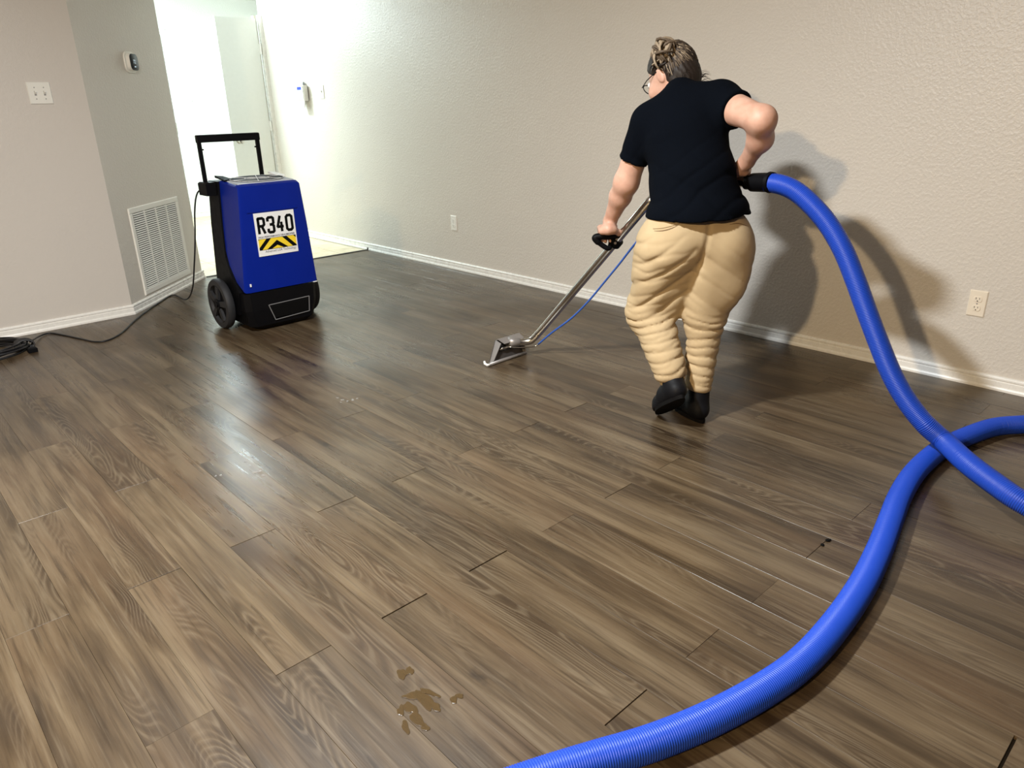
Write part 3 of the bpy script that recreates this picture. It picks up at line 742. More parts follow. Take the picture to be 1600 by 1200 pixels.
# ------------------------------------------------------------------ the person: joints
G = np.array([2.34, 1.50, 0.0])
def pp(x, y, d=0.0): return onp(x, y, G + HD * d, HD)
def dirv(lat, fw, up): v = RT * lat + HD * fw + UP * up; return v / np.linalg.norm(v)
PER = empty('person', (2.33, 1.50, 0)); tag(PER, 'person in black t-shirt and khaki trousers pushing a cleaning wand', 'person')
shL, shR = pp(1011, 192, .21), pp(1127, 163, .11)
elL, wrL = pp(979, 284, .28), pp(953, 346, .41)
elR, wrR = pp(1191, 187, -.10), pp(1167, 252, .06)
faR = pp(1188, 217, -.035)
hc = pp(1050, 116, .30)
yw, pt = math.radians(37), math.radians(34)
h0 = -math.sin(yw) * RT + math.cos(yw) * HD
fd = math.cos(pt) * h0 - math.sin(pt) * UP; hu = math.sin(pt) * h0 + math.cos(pt) * UP; hl = np.cross(hu, fd)   # hl: towards the person's left ear
HA = (fd, hl, hu)
hp = lambda f_, l_, u_: hc + fd * f_ + hl * l_ + hu * u_
nb = pp(1063, 152, .19)
pel = pp(1086, 368, .06)
spine = (nb - pel) / np.linalg.norm(nb - pel)
lat = (shR - shL) / np.linalg.norm(shR - shL); lat = lat - spine * (lat @ spine); lat /= np.linalg.norm(lat); dep = np.cross(spine, lat)
TA = (lat, dep, spine)
RT2 = RT
kneeL, ankL = pp(1016, 484, .13), pp(1050, 590, -.02)
kneeR, ankR = pp(1101, 490, .07), pp(1092, 606, .03)
hipL, hipR = pp(1038, 388, .05), pp(1128, 384, .03)

body = Field(np.array([1.75, .95, -.02]), np.array([2.95, 2.25, 1.62]), .0046)
# torso and legs (mostly under clothes), kept inside the garments
body.ell(pp(1068, 205, .14), (.135, .100, .150), TA).ell(pp(1084, 285, .095), (.138, .115, .130), TA).ell(pel, (.165, .12, .115), (RT, HD, UP))
body.cone(shL, shR, .045, .050).cone(nb - spine * .06, nb, .06, .055)
body.cone(hipL, kneeL, .088, .060).cone(kneeL, ankL, .050, .030).cone(hipR, kneeR, .088, .058).cone(kneeR, ankR, .048, .030)
body.cone(ankL, ankL - UP * .05, .029, .028).cone(ankR, ankR - UP * .06, .029, .028)
# neck and head
body.cone(nb, hp(-.025, 0, -.06), .055, .050, .02)
body.ell(hc, (.092, .073, .098), HA, .01).ell(hp(.028, 0, -.052), (.064, .056, .062), HA, .03).ell(hp(.055, 0, -.092), (.030, .030, .024), HA, .03)
body.ell(hp(.066, 0, -.02), (.030, .045, .050), HA, .02)
body.cone(hp(.090, 0, .012), hp(.112, 0, -.030), .009, .013, .012)                       # nose
for s in (1, -1):
    body.ell(hp(.098, .031 * s, .012), (.014, .017, .011), HA, .008, op='s')            # eye sockets
    body.ell(hp(.072, .040 * s, -.030), (.022, .022, .022), HA, .03)                     # cheeks
    body.ell(hp(-.004, .073 * s, -.010), (.015, .007, .027), (fd - .25 * hl * s, hl, hu), .006)  # ears
    body.ell(hp(.004, .083 * s, -.004), (.008, .005, .014), HA, .004, op='s')
    body.cone(hp(.092, .012 * s, -.058), hp(.096, 0, -.058), .006, .007, .006)
body.cone(hp(.086, -.016, -.064), hp(.086, .016, -.064), .006, .006, .006)                 # lower lip
# arms
body.cone(shL, elL, .050, .047, .02).cone(elL + (elL - shL) * .02, elL + (wrL - elL) * .35, .044, .043, .03).cone(elL + (wrL - elL) * .35, wrL, .042, .027, .02)
body.cone(shR, elR, .060, .043, .02).cone(elR, faR, .043, .041, .03).cone(faR, wrR, .039, .027, .03)
def hand(c, a, f_, u, wr, s):
    """palm at c over a bar along a; fingers start along f_ and curl down (-u); thumb on the a*s side"""
    q = lambda i, j, k: c + a * i + f_ * j + u * k
    body.cone(wr, q(.004 * s, -.040, .006), .026, .024, .015)
    body.cone(q(-.022, -.035, 0), q(-.026, .030, .002), .017, .015, .012).cone(q(.022, -.035, 0), q(.026, .030, .002), .018, .015, .012).cone(q(0, -.04, .003), q(0, .032, .004), .018, .016, .012)
    for i, (o, ln) in enumerate(((.033, .96), (.0115, 1.06), (-.0105, 1.0), (-.0315, .82))):
        o *= s
        P_ = [q(o * .85, .018, .002), q(o, .040, .002), q(o, .040 + .028 * ln, -.022), q(o * .98, .052 + .004 * ln, -.050 * ln - .002), q(o * .95, .020, -.056)]
        body.chain(P_, [.0105, .0105, .0092, .0085, .0075], .004)
    P_ = [q(.026 * s, -.030, -.004), q(.047 * s, -.006, -.018), q(.046 * s, .020, -.042), q(.034 * s, .042, -.056)]
    body.chain(P_, [.015, .0125, .0105, .0085], .007)
bar0, bar1 = pp(931, 370, .42), pp(968, 367, .41)
aL = (bar1 - bar0) / np.linalg.norm(bar1 - bar0); fL = HD - aL * (HD @ aL); fL /= np.linalg.norm(fL); uL = np.cross(aL, fL)
if uL[2] < 0: uL = -uL
hand((bar0 + bar1) / 2 + uL * .030 - fL * .006, aL, fL, uL, wrL, 1)
tubR = pp(1158, 284, .12)
aR = dirv(.93, -.35, -.02); fR = HD - aR * (HD @ aR); fR /= np.linalg.norm(fR); uR = np.cross(aR, fR)
if uR[2] < 0: uR = -uR
hand(tubR + uR * .040 - fR * .002 - aR * .012, aR, fR, uR, wrR, -1)
V, Fq = body.mesh(); body_o = mesh_obj('body', V, Fq, MSKIN, PER, 2); del body
for s in (1, -1):
    eo = MB(); lathe(eo, [(.0001, -.012)] + [(.012 * math.sin(t), -.012 * math.cos(t)) for t in np.linspace(.3, 2.85, 9)] + [(.0001, .012)], hp(.084, .031 * s, .012), fd, 14)
    eye = eo.build('eye', simple('eye_white', (.7, .68, .65), .2), body_o, smooth=True)
    lathe(MB(), [(.0055, .0105), (.005, .0122), (.001, .0127)], hp(.084, .031 * s, .012), fd, 12).build('iris', MHD, eye)

def vnoise(X, Y, Z, sc, seed=0):      # smooth value noise
    x, y, z = X * sc + 17.3 + seed, Y * sc + 5.1, Z * sc + 9.7; i, j, k = np.floor(x).astype(np.int64), np.floor(y).astype(np.int64), np.floor(z).astype(np.int64)
    fx, fy, fz = x - i, y - j, z - k; fx, fy, fz = [q * q * (3 - 2 * q) for q in (fx, fy, fz)]
    def hsh(a, b, c):
        n_ = (a * 374761393 + b * 668265263 + c * 2147483647 + seed * 97) & 0x7fffffff; n_ = ((n_ ^ (n_ >> 13)) * 1274126177) & 0x7fffffff
        return ((n_ ^ (n_ >> 16)) & 0xffff) / 65535.0
    o = 0
    for a in (0, 1):
        for b in (0, 1):
            for c in (0, 1): o = o + hsh(i + a, j + b, k + c) * (fx if a else 1 - fx) * (fy if b else 1 - fy) * (fz if c else 1 - fz)
    return o
def crease(ph): return (1 - np.abs(np.sin(ph))) ** 2.2      # narrow valley between soft rolls
# ---- t-shirt
def fold(P, dirs): 
    o = 0
    for (dx, dy, dz, fr_, am, ph) in dirs: o = o + am * np.sin(fr_ * (P[0] * dx + P[1] * dy + P[2] * dz) + ph + 1.3 * np.sin(9 * P[2] + 7 * P[0] + ph))
    return o
sh = Field(np.array([1.85, 1.05, .62]), np.array([2.85, 2.1, 1.50]), .006)
sh.ell(pp(1070, 215, .14), (.156, .120, .165), TA, .04).ell(pp(1082, 280, .095), (.158, .138, .140), TA, .05).ell(pp(1090, 342, .06), (.191, .168, .150), (RT, HD, UP), .05)
sh.cone(pp(1014, 191, .20), shR, .058, .066, .04).cone(pp(1030, 178, .20), pp(1062, 158, .18), .052, .050, .05).cone(pp(1062, 158, .18), pp(1120, 158, .12), .055, .064, .05)
seL = pp(986, 249, .25); dL = (elL - shL) / np.linalg.norm(elL - shL); sh.cone(shL, elL, .060, .058, .03, cut=(seL, dL))
seR = pp(1155, 172, .03); dR = (elR - shR) / np.linalg.norm(elR - shR); sh.cone(shR, elR, .069, .064, .03, cut=(seR, dR))
sh.cone(nb - spine * .02, nb + (hp(-.02, 0, -.07) - nb) * .35, .066, .062, .02)
sh.plane(nb + (hp(-.02, 0, -.07) - nb) * .42, hp(-.02, 0, -.07) - nb)
hemc = pp(1090, 338, .05); hn = -spine * .9 + RT * .06; sh.plane(pp(1090, 336, .06), np.array([*( -UP + RT * .03)]) )
dia = RT * .5 + UP * .85; dia2 = RT * -.6 + UP * .8
sh.warp(lambda X, Y, Z: ((.010 * crease(np.pi * ((X * dia[0] + Y * dia[1] + Z * dia[2]) + .10 * (vnoise(X, Y, Z, 6, 5) - .5)) / .11) * vnoise(X, Y, Z, 5, 6)
        + .007 * crease(np.pi * ((X * dia2[0] + Y * dia2[1] + Z * dia2[2]) + .08 * (vnoise(X, Y, Z, 8, 7) - .5)) / .075) * vnoise(X, Y, Z, 6, 8) - .003) * np.clip((1.16 - Z) / .2, .15, 1)))
V, Fq = sh.mesh(); shirt = mesh_obj('t_shirt', V, Fq, MSHIRT, PER, 1); del sh

# ---- trousers
tr = Field(np.array([1.90, 1.05, .06]), np.array([2.75, 1.95, .90]), .0055)
tr.ell(pp(1086, 362, .06), (.188, .138, .135), (RT, HD, UP), .03)
tr.ell(pp(1046, 384, .03), (.102, .112, .125), None, .035).ell(pp(1128, 380, .02), (.102, .112, .125), None, .03)
tr.cone(pp(1066, 405, .05), pp(1046, 470, .10), .082, .074, .02).cone(pp(1106, 415, .03), pp(1094, 480, .06), .084, .070, .016)
tr.cone(hipL, kneeL, .110, .086, .022).cone(kneeL, ankL + (kneeL - ankL) * .10, .086, .064, .025)
tr.cone(hipR, kneeR, .110, .086, .022).cone(kneeR, ankR + (kneeR - ankR) * .06, .074, .051, .025)
tr.cone(kneeL - RT * .018, kneeL - RT * .018 - UP * .02, .076, .074, .03)
tr.ell(pp(1140, 420, .02), (.06, .08, .14), None, .05)
tr.plane(pp(1090, 318, .06), UP)
zL = lambda X, Y, Z: X * RT[0] + Y * RT[1]
sidew = float(pp(1070, 480, .05) @ RT)
def leg_fold(X, Y, Z):
    lt_ = zL(X, Y, Z) - sidew; up_ = Z
    n1, n2, n3 = vnoise(X, Y, Z, 7, 1) - .5, vnoise(X, Y, Z, 16, 2) - .5, vnoise(X, Y, Z, 30, 3) - .5
    low = np.clip((.46 - up_) / .05, 0, 1); left = lt_ < 0
    ti = np.where(left, -.30, .12)
    c1 = crease(np.pi * (up_ + lt_ * ti + .05 * n1 + .016 * n2) / .037 + np.where(left, .3, 1.4))
    c2 = crease(np.pi * (up_ + lt_ * ti * 1.6 + .06 * n1 + .02 * n3) / .055 + 2.0)
    o = low * (.0066 * c1 * (.55 + .9 * (n1 + .5)) + .0035 * c2 - .0028)
    hi = np.clip((up_ - .42) / .06, 0, 1) * np.clip((.80 - up_) / .12, 0, 1)
    s2 = crease(np.pi * (up_ * .80 - np.where(left, .62, -.50) * lt_ + .030 * n1 + .008 * n2) / .064 + .6)
    s3 = crease(np.pi * (up_ * .95 - np.where(left, .25, -.8) * lt_ + .035 * n2) / .047 + 1.7)
    lw = np.clip(.55 - lt_ * 4.0, .25, 1.0)
    o = o + hi * lw * (.0082 * s2 * np.clip(.3 + 1.6 * (n1 + .5), 0, 1.3) + .0035 * s3 - .003) + .005 * n1 + .003 * n2
    dp_ = (X - G[0]) * HD[0] + (Y - G[1]) * HD[1]
    seam = np.exp(-((lt_ - .035 - (up_ - .75) * .12) / .010) ** 2) * np.clip((up_ - .55) / .1, 0, 1) * (dp_ < .02)
    return o + .006 * seam
tr.warp(leg_fold)
V, Fq = tr.mesh(); trou = mesh_obj('trousers', V, Fq, MKHAKI, PER, 1); del tr
# hem edges, pocket welts laid on the cloth
bvh = BVHTree.FromPolygons([Vector(q) for q in V], [tuple(int(i) for i in q) for q in Fq])
def drape(pxs, off):
    out = []
    for x_, y_ in pxs:
        r = ray(x_, y_); r = r / np.linalg.norm(r); hit = bvh.ray_cast(Vector(CP), Vector(r))
        if hit[0] is not None: out.append(np.array(hit[0]) - r * off)
    return out
def along(a, b, n=7, sag=0.0): return [(a[0] + (b[0] - a[0]) * t, a[1] + (b[1] - a[1]) * t + sag * math.sin(math.pi * t)) for t in np.linspace(0, 1, n)]
for a, b, sg, rr, mt in (((1022, 361), (1060, 352), 3, .0030, MKHD), ((1140, 351), (1169, 354), -3, .0024, MKHD)):
    P = drape(along(a, b, 9, sg), -.0005)
    if len(P) > 2: MB().tube(P, [rr * (.35 + .65 * math.sin(math.pi * min(1, max(0.05, i / (len(P) - 1))))) for i in range(len(P))], 6).build('pocket_opening', mt, trou, smooth=True)
P = drape(along((1021, 357), (1061, 348.5), 9, 2), .000)
if len(P) > 2: MB().tube(P, .0035, 6).build('pocket_welt', MKHAKI, trou, smooth=True)
P = drape(along((1013, 352), (1168, 333), 16, 1), -.001)

# ---- shoes (built flat along +x, then placed)
def shoe(heel, toe, side_hint, collar):
    fx = (toe - heel) / np.linalg.norm(toe - heel); uz = collar - heel; uz = uz - fx * (uz @ fx); uz /= np.linalg.norm(uz); ly = np.cross(uz, fx)
    L_ = np.linalg.norm(toe - heel)
    S = Field((-.06, -.08, -.03), (.34, .08, .20), .0045)
    S.cone((.035, 0, .040), (.11, .002, .045), .036, .036, .03).cone((.11, .002, .040), (.185, .004, .030), .040, .042, .03).cone((.185, .004, .028), (L_ - .034, .006, .026), .042, .030, .02)
    S.cone((.042, 0, .055), (.058, 0, .135), .037, .043, .02).cone((.07, 0, .06), (.12, 0, .055), .036, .034, .03)
    S.plane((0, 0, .012), (0, 0, -1)).plane((.05, 0, .146), (-.15, 0, 1))
    S.cone((.057, 0, .13), (.060, 0, .17), .033, .035, .006, op='s')
    S.warp(lambda X, Y, Z: .0012 * np.sin(70 * X + 20 * Z))
    V, Fq = S.mesh()
    T = np.array([fx, ly, uz])
    o = mesh_obj('shoe', heel + V @ T, Fq, MSHOE, PER, 1)
    out = []
    for k in range(28):
        t = 2 * math.pi * k / 28; c = math.cos(t); x_ = L_ * (.5 + .5 * c) ; wd = (.036 + .012 * math.sin(math.pi * min(1, max(0, (x_ / L_ - .15) / .85)))) * math.sin(t)
        out.append((x_, wd + .004 * (x_ / L_)))
    m = MB(); m.loft([[heel + np.array([x_, y_, z_]) @ T for x_, y_ in out] for z_ in (0, .015)]); m.build('sole', MSOLE, o, angle=40)
thL = min(np.linspace(0, 1.1, 221), key=lambda t: abs(ankL[2] - .199 * math.sin(t) - .10 * math.cos(t)))     # toe on the floor
hL = dirv(-.20, .97, 0); fxL = hL * math.cos(thL) - UP * math.sin(thL); uzL = hL * math.sin(thL) + UP * math.cos(thL)
heelL = ankL - fxL * .056 - uzL * .10; shoe(heelL, heelL + fxL * .255, None, heelL + uzL * .1)
dirR = dirv(-.22, .97, 0); heelR = np.array([ankR[0], ankR[1], .001]) - dirR * .056; shoe(heelR, heelR + dirR * .255, None, heelR + UP * .1)

# ---- hair: cap, strands gathered to the crown, a messy bun
hf = Field(hc - .16, hc + .19, .005)
hf.ell(hp(-.006, 0, .010), (.100, .081, .104), HA, .02).ell(hp(-.045, 0, -.045), (.058, .062, .065), HA, .03)
hf.plane(hp(.052, 0, .045), fd * .80 - hu * .60)
hf.warp(lambda X, Y, Z: .0016 * np.sin(420 * ((X - hc[0]) * hl[0] + (Y - hc[1]) * hl[1] + (Z - hc[2]) * hl[2]) + 3 * np.sin(60 * ((X - hc[0]) * hu[0] + (Y - hc[1]) * hu[1] + (Z - hc[2]) * hu[2]))))
hf.ell(hp(.005, .084, -.020), (.034, .022, .048), HA, .008, op='s').ell(hp(.005, -.084, -.020), (.034, .022, .048), HA, .008, op='s')
V, Fq = hf.mesh(); hair = mesh_obj('hair', V, Fq, MHD, PER, 1)
bunc = pp(1041, 84, .265)
rnd = random.Random(3)
st_ = MB()
for i in range(420):
    th = rnd.uniform(-2.5, 2.5); el = rnd.uniform(-.95, .35)       # start near hairline, around the back and sides
    d0 = -math.cos(th) * math.cos(el) * fd + math.sin(th) * math.cos(el) * hl + math.sin(el) * hu
    if d0 @ fd > .30: continue
    if d0 @ fd > -.30 and d0 @ hu < .12: continue
    top = (bunc - hc) / np.linalg.norm(bunc - hc); P = []
    wv = rnd.uniform(-.12, .12)
    for t in np.linspace(0, 1, 8):
        d = d0 * (1 - t) + top * t; d = d / np.linalg.norm(d); d = d + wv * math.sin(math.pi * t) * np.cross(d0, top)
        d /= np.linalg.norm(d)
        rr = 1 / math.sqrt((d @ fd / .103) ** 2 + (d @ hl / .084) ** 2 + (d @ hu / .107) ** 2)
        P.append(hp(-.006, 0, .010) + d * (rr + rnd.uniform(-.001, .0025)))
    cdv = rnd.random(); st_.cur = 0 if cdv < .48 else (1 if cdv < .88 else 2)
    st_.tube(P, [.0008, .0018, .0023, .0025, .0025, .0023, .0018, .0008], 5)
so = st_.build('hair_strands', [MHD, MHM, MHL], hair, smooth=True); tag(so, kind='stuff')
bn = MB()
hb = Field(bunc - .09, bunc + .09, .005)
hb.ell(bunc, (.036, .036, .030), None, .02).ell(bunc + hl * .03 - hu * .01, (.024, .024, .020), None, .02)
hb.warp(lambda X, Y, Z: .003 * np.sin(260 * X + 90 * Z) + .002 * np.sin(230 * Y - 150 * Z))
V, Fq = hb.mesh(); mesh_obj('bun_core', V, Fq, MHM, hair, 1)
for i in range(64):
    ax_ = np.array([rnd.gauss(0, 1) for _ in range(3)]) * np.array([1, 1, .8]); ax_ /= np.linalg.norm(ax_); a = np.cross(ax_, hu); a /= np.linalg.norm(a); b = np.cross(ax_, a)
    cen = bunc + hl * rnd.uniform(-.016, .030) + fd * rnd.uniform(-.02, .015) + hu * rnd.uniform(-.014, .018); R0 = rnd.uniform(.022, .042); s0 = rnd.uniform(0, 6)
    P = [cen + R0 * (1 + .18 * math.sin(2 * t)) * (math.cos(t + s0) * a + math.sin(t + s0) * b) + ax_ * .008 * math.sin(1.5 * t) for t in np.linspace(0, rnd.uniform(3.6, 6.0), 14)]
    cdv = rnd.random(); bn.cur = 0 if cdv < .12 else (1 if cdv < .5 else 2)
    bn.tube(P, [.0015 + rnd.uniform(.0028, .0058) * math.sin(math.pi * (k + .6) / 14.2) for k in range(14)], 6)
for i in range(16):   # loose ends
    d = hu * rnd.uniform(.3, 1) + hl * rnd.uniform(-.7, 1.0) + fd * rnd.uniform(-.8, .5); d /= np.linalg.norm(d); cv = np.cross(d, hu) * rnd.uniform(-.5, .5)
    P = [bunc + d * (.015 + .034 * t) + cv * .02 * t * t for t in np.linspace(0, 1, 6)]; bn.cur = rnd.choice((0, 1, 1, 2)); bn.tube(P, [.003, .0028, .0022, .0016, .001, .0004], 5)
bn.build('hair_bun', [MHD, MHM, MHL], hair, smooth=True)
wf = MB()
for i in range(26):   # flyaways at nape and side
    s = rnd.choice((1, -1, -1)); st0 = hp(-.07 + rnd.uniform(-.02, .03), .05 * s + rnd.uniform(-.02, .02), -.07 + rnd.uniform(-.01, .02)); d = -fd * rnd.uniform(.2, .8) + hl * s * rnd.uniform(.2, .8) - hu * rnd.uniform(-.2, .6); d /= np.linalg.norm(d)
    wf.tube([st0 + d * .035 * t + hu * .008 * math.sin(3 * t) for t in np.linspace(0, 1, 5)], [.0009, .0008, .0007, .0005, .0002], 4)
tag(wf.build('loose_hairs', MHD, hair, smooth=True), kind='stuff')
# ---- glasses
gl = MB()
for s in (1, -1):
    gl.tube([hp(.005, .076 * s, .014), hp(.06, .074 * s, .016), hp(.099, .066 * s, .012)], .0018, 6)
    gl.tube([hp(.100 - abs(.03 * math.cos(t)) * .12, .036 * s + .027 * math.cos(t), .004 + .019 * math.sin(t)) for t in np.linspace(0, 2 * math.pi, 20)], .0019, 6, False)
gl.tube([hp(.099, .010, .006), hp(.118, 0, .010), hp(.099, -.010, .006)], .0018, 6)
gls = gl.build('glasses', MDK, PER, smooth=True)

# ------------------------------------------------------------------ cleaning wand
WND = empty('cleaning_wand', (2.35, 2.58, 0)); tag(WND, 'stainless steel cleaning wand with flat floor head held by person', 'cleaning wand')
E0 = fl(800, 537, .075); E1 = fl(826, 537, .062); E2 = fl(838, 526, .085)
Etop = pp(1014, 316, .30)
E2 = np.array([2.405, 2.515, .098]); 
hd0, hd1 = np.array([2.345, 2.605, .082]), np.array([2.392, 2.548, .070])
P = spline([hd0, hd1, onp(836, 527, hd1 + np.array([0, -.03, 0]), (0, 1, 0)), ], 6)
low = onp(838, 525, (0, 2.515, 0), (0, 1, 0))
tube_pts = spline([onp(800, 534, (0, 2.60, 0), (0, 1, 0)), onp(818, 534.5, (0, 2.565, 0), (0, 1, 0)), onp(831, 531, (0, 2.535, 0), (0, 1, 0)), onp(843, 519, (0, 2.50, 0), (0, 1, 0))], 6)
straight = [tube_pts[-1] + (Etop - tube_pts[-1]) * t for t in (.33, .66, 1)]
up_ = spline([straight[-1] , pp(1040, 292, .295), pp(1075, 279, .285), pp(1115, 279, .24), pp(1150, 283, .14), pp(1176, 285, .09)], 8)
tube_o = MB().tube(tube_pts + straight[:2] + up_, .0185, 16).build('tube', MST, WND, smooth=True)
# floor head: thin folded steel hood, wide along x
xa, xb = 2.232, 2.478
def hx2(y, z): return [(xa, y, z), (xb, y, z)]
def plate(name, prof, t=.003, x0=xa, x1=xb, x0t=None, x1t=None, mat=MSTD):
    m = MB(); pts = [np.array(q, float) for q in prof]
    for i in range(len(pts) - 1):
        a, b = pts[i], pts[i + 1]; d = b - a; nrm = np.array([-d[1], d[0]]); nrm = nrm / np.linalg.norm(nrm) * t
        xs = lambda k: (x0[k], x1[k]) if hasattr(x0, '__len__') else (x0, x1)
        (p0, p1), (q0, q1) = xs(i), xs(i + 1)
        m.hexa([(p0, *a), (p1, *a), (q1, *b), (q0, *b), (p0, *(a + nrm)), (p1, *(a + nrm)), (q1, *(b + nrm)), (q0, *(b + nrm))])
    return m.build(name, mat, WND)
plate('front_plate', [(2.600, .003), (2.650, .100)], x0=[xa, xa + .095], x1=[xb, xb - .002], mat=MSTI)
plate('top_plate', [(2.650, .100), (2.628, .108), (2.590, .090)], x0=[xa + .095, xa + .095, xa + .105], x1=[xb - .002, xb - .002, xb - .006])
for x_ in (xa, xb - .004):
    MB().prism([(2.578, .004), (2.602, .004), (2.650, .100), (2.600, .092)], 0, .004, lambda u, v, h: (x_ + h + (.095 if x_ < 2.3 else -.002) * v / .1, u, v)).build('end_plate', MSTD, WND)
MB().tube([(xa - .004, 2.585, .010), (xb, 2.585, .010)], .0085, 10).build('glide_lip', MSTD, WND, smooth=True)
m = MB(); m.tube([(xa - .014, 2.612, .020), (xa - .022, 2.600, .014), (xa - .020, 2.586, .010), (xa - .004, 2.582, .009)], .0065, 8); m.build('glide_end', simple('white_glide', (.8, .79, .76), .3), WND, smooth=True)
MB().tube([tube_pts[0] + (0, .03, -.004), tube_pts[0], tube_pts[4]], [.026, .024, .0195], 14).build('collar', MSTD, WND, smooth=True)
MB().tube([(xa + .085, 2.618, .056), (2.345, 2.602, .064), (xb - .04, 2.612, .058)], .007, 8).build('spray_bar', MST, WND, smooth=True)
# solution line: thin bare steel tail then blue line
ctl = spline([onp(795, 542, (0, 2.60, 0), (0, 1, 0)), onp(815, 543, (0, 2.56, 0), (0, 1, 0)), onp(834, 541.5, (0, 2.53, 0), (0, 1, 0)), onp(841, 538, (0, 2.515, 0), (0, 1, 0))], 5)
MB().tube(ctl, .0035, 8).build('jet_tail', MST, WND, smooth=True)
ln = [ctl[-1]]
for px_, py_, t in ((862, 520, .10), (893, 497, .26), (920, 470, .42), (945, 440, .56), (968, 412, .70), (985, 390, .82), (998, 374, .92), (1014, 352, .99)):
    base_p = tube_pts[-1] + (Etop - tube_pts[-1]) * t; ln.append(onp(px_, py_, base_p, HD))
ln.append(pp(1030, 330, .31)); ln.append(up_[12])
MB().tube(spline(ln, 5), .0048, 8).build('solution_line', MLINE, WND, smooth=True)
# grip: clamp on tube, loop and bar
cl_t = None; dW = (Etop - tube_pts[-1]); best = 1e9
for t in np.linspace(.5, .99, 100):
    q = tube_pts[-1] + dW * t; c_ = AX.T @ (q - CP); sx = c_[0] / c_[2] * F_PX + 800
    if abs(sx - 962) < best: best = abs(sx - 962); cl_t = q
wdir = dW / np.linalg.norm(dW)
MB().tube([cl_t - wdir * .018, cl_t - wdir * .014, cl_t + wdir * .014, cl_t + wdir * .018], [.024, .029, .029, .024], 16).build('clamp', MDK, WND, angle=40)
hpth = spline([cl_t + dirv(-1, 0, .2) * .018, onp(951, 388, bar0, HD), onp(938, 381, bar0, HD), onp(930, 373, bar0, HD), bar0 + (bar1 - bar0) * .06 + uL * -.0, (bar0 + bar1) / 2, bar1, onp(975, 364, bar1, HD)], 7)
MB().tube(hpth, [.011] * 16 + [.014] * (len(hpth) - 16), 12).build('grip_handle', MDK, WND, smooth=True)
MB().tube([onp(973, 366, bar1, HD), cl_t + wdir * .075 + UP * .01], .010, 10).build('grip_strut', MDK, WND, smooth=True)
MB().tube([cl_t + dirv(-.2, -1, 0) * .026, cl_t + dirv(-.2, -1, 0) * .033], .006, 8).build('clamp_screw', MBRASS, WND)

# ------------------------------------------------------------------ vacuum hose
cuffA, cuffB = up_[-1], pp(1203, 285, .02)
hs = empty('vacuum_hose', (2.6, .9, 0)); tag(hs, 'thick ribbed blue vacuum hose looping from wand across the floor', 'hose')
cdir = (cuffB - cuffA) / np.linalg.norm(cuffB - cuffA)
MB().tube([cuffA - cdir * .03, cuffA - cdir * .004, cuffA, cuffB - cdir * .002, cuffB, cuffB + cdir * .012], [.026, .026, .0335, .0345, .038, .036], 20).build('cuff', MDK, hs, angle=35)
crs = fl(1476, 690, .115)
pn = crs - cuffB; pnrm = np.array([pn[1], -pn[0], 0.0])
HP = [cuffB - cdir * .01]
for x_, y_ in ((1222, 289), (1245, 300), (1270, 322), (1295, 352), (1318, 392), (1336, 436), (1352, 480), (1370, 528), (1391, 580), (1414, 622), (1443, 660)):
    k = min(1, (x_ - 1203) / 230); HP.append(onp(x_, y_, cuffB, pnrm))
HP += [crs, fl(1510, 722, .125), fl(1552, 754, .115), fl(1600, 786, .095), fl(1680, 825, .06), fl(1790, 850, .037)]
HP += [np.array([3.20, -.22, .037]), np.array([3.40, .02, .037]), np.array([3.42, .30, .037]), fl(1660, 660, .037), fl(1600, 663, .037), fl(1555, 667, .037), fl(1515, 680, .037)]
for x_, y_ in ((1476, 698), (1447, 720), (1424, 745), (1405, 778), (1391, 815), (1373, 862), (1346, 917), (1306, 976), (1254, 1034), (1190, 1080), (1110, 1123), (1020, 1160), (930, 1187), (850, 1212), (740, 1250), (600, 1300)): HP.append(fl(x_, y_, .036))
HPs = resample(spline(HP, 14), .00135)
kk = np.arange(len(HPs)); rad = .0338 + .0011 * np.cos(2 * math.pi * kk / 4)
MB().tube(list(HPs), rad, 20).build('ribbed_hose', MHOSE, hs, smooth=True)

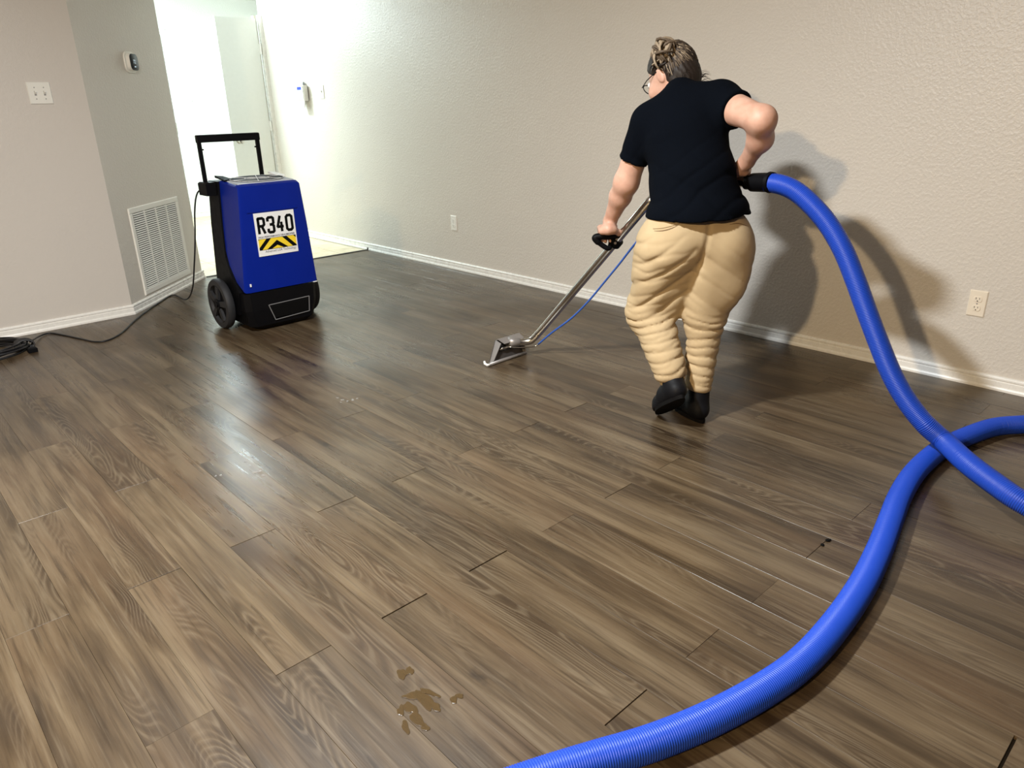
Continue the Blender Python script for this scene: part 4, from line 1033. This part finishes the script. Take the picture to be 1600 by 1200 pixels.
# ------------------------------------------------------------------ small things on the floor
rnd = random.Random(11)
def blob(cx, cy, rx, ry, ang, n=22, j=.25, seed=0):
    r_ = random.Random(seed); ph = [r_.uniform(0, 6) for _ in range(4)]; out = []
    for k in range(n):
        t = 2 * math.pi * k / n; s = 1 + j * (math.sin(2 * t + ph[0]) * .5 + math.sin(3 * t + ph[1]) * .5 + math.sin(5 * t + ph[2]) * .35)
        u, v = rx * s * math.cos(t), ry * s * math.sin(t); out.append((cx + u * math.cos(ang) - v * math.sin(ang), cy + u * math.sin(ang) + v * math.cos(ang)))
    return out
pu = empty('spilled_liquid', fl(660, 1090)); tag(pu, 'small brown wet patch of spilled liquid on near floor planks', 'puddle')
for i, (x_, y_, w_, h_, an) in enumerate(((628, 1053, 7, 9, 0), (640, 1048, 6, 7, 0), (648, 1086, 19, 6, -.1), (664, 1094, 22, 8, .75), (672, 1082, 16, 4, .4), (680, 1104, 9, 7, .5), (641, 1106, 12, 8, .6), (652, 1124, 15, 8, 1.0), (664, 1136, 7, 6, .9), (634, 1136, 5, 12, -.45), (709, 1093, 5, 7, 0), (718, 1087, 6, 4, 0), (626, 1110, 6, 8, .3))):
    pg = blob(x_, y_, w_, h_, an, seed=i + 3)
    m = MB(); m.loft([[fl(a, b, .0009) for a, b in pg], [fl(x_ + (a - x_) * .86, y_ + (b - y_) * .86, .0012 + .0001 * i / 13) for a, b in pg]]); m.build('wet_spot', MPUD, pu)
o = fl(1290, 847); deb = empty('debris_scrap', o); tag(deb, 'two tiny dark scraps lying on a plank joint near the hose', 'debris')
for x_, y_, s in ((1285, 851, .0050), (1293, 844, .0058), (1297, 843.5, .003)):
    c = fl(x_, y_, .003); m = MB(); m.loft([[c + np.array([s * q * (1 + .25 * math.sin(3 * t + x_)) * math.cos(t), s * q * 1.2 * math.sin(t), z_]) for t in np.linspace(0, 2 * math.pi, 9)[:-1]] for q, z_ in ((.8, -.003), (1, 0), (.5, .003))]); m.build('scrap', MINK, deb)

MWATER = NT('water_painted_glint'); MWATER.set(Base_Color=(.45, .43, .40), Roughness=.08); MWATER.b.inputs['Alpha'].default_value = .30; MWATER = MWATER.m  # grey base paints a pale glint into the clear drops
for lab, spots in (('scatter of tiny water drops in the bright glare on the floor', ((384, 722, 4), (391, 727, 3), (399, 738, 5), (407, 736, 4), (411, 743, 4), (404, 745, 3), (337, 744, 3), (345, 743, 4))),
                   ('thin streak of water drops on floor left of the wand head', ((527, 622, 4), (535, 625, 5), (543, 627, 5), (551, 625, 6), (558, 623, 4), (533, 629, 3)))):
    wd = empty('water_drops', fl(spots[0][0], spots[0][1])); tag(wd, lab, 'water drops')
    for i, (x_, y_, r_) in enumerate(spots):
        c = fl(x_, y_, 0); pg = blob(c[0], c[1], r_ * .0013, r_ * .0021, rnd.uniform(-1, 1), n=12, seed=i + 40)
        m = MB(); m.loft([[(c[0] + (a - c[0]) * q, c[1] + (b - c[1]) * q, z_) for a, b in pg] for q, z_ in ((1, .0006), (.8, .0020), (.35, .0028))]); m.build('drop', MWATER, wd, smooth=True)
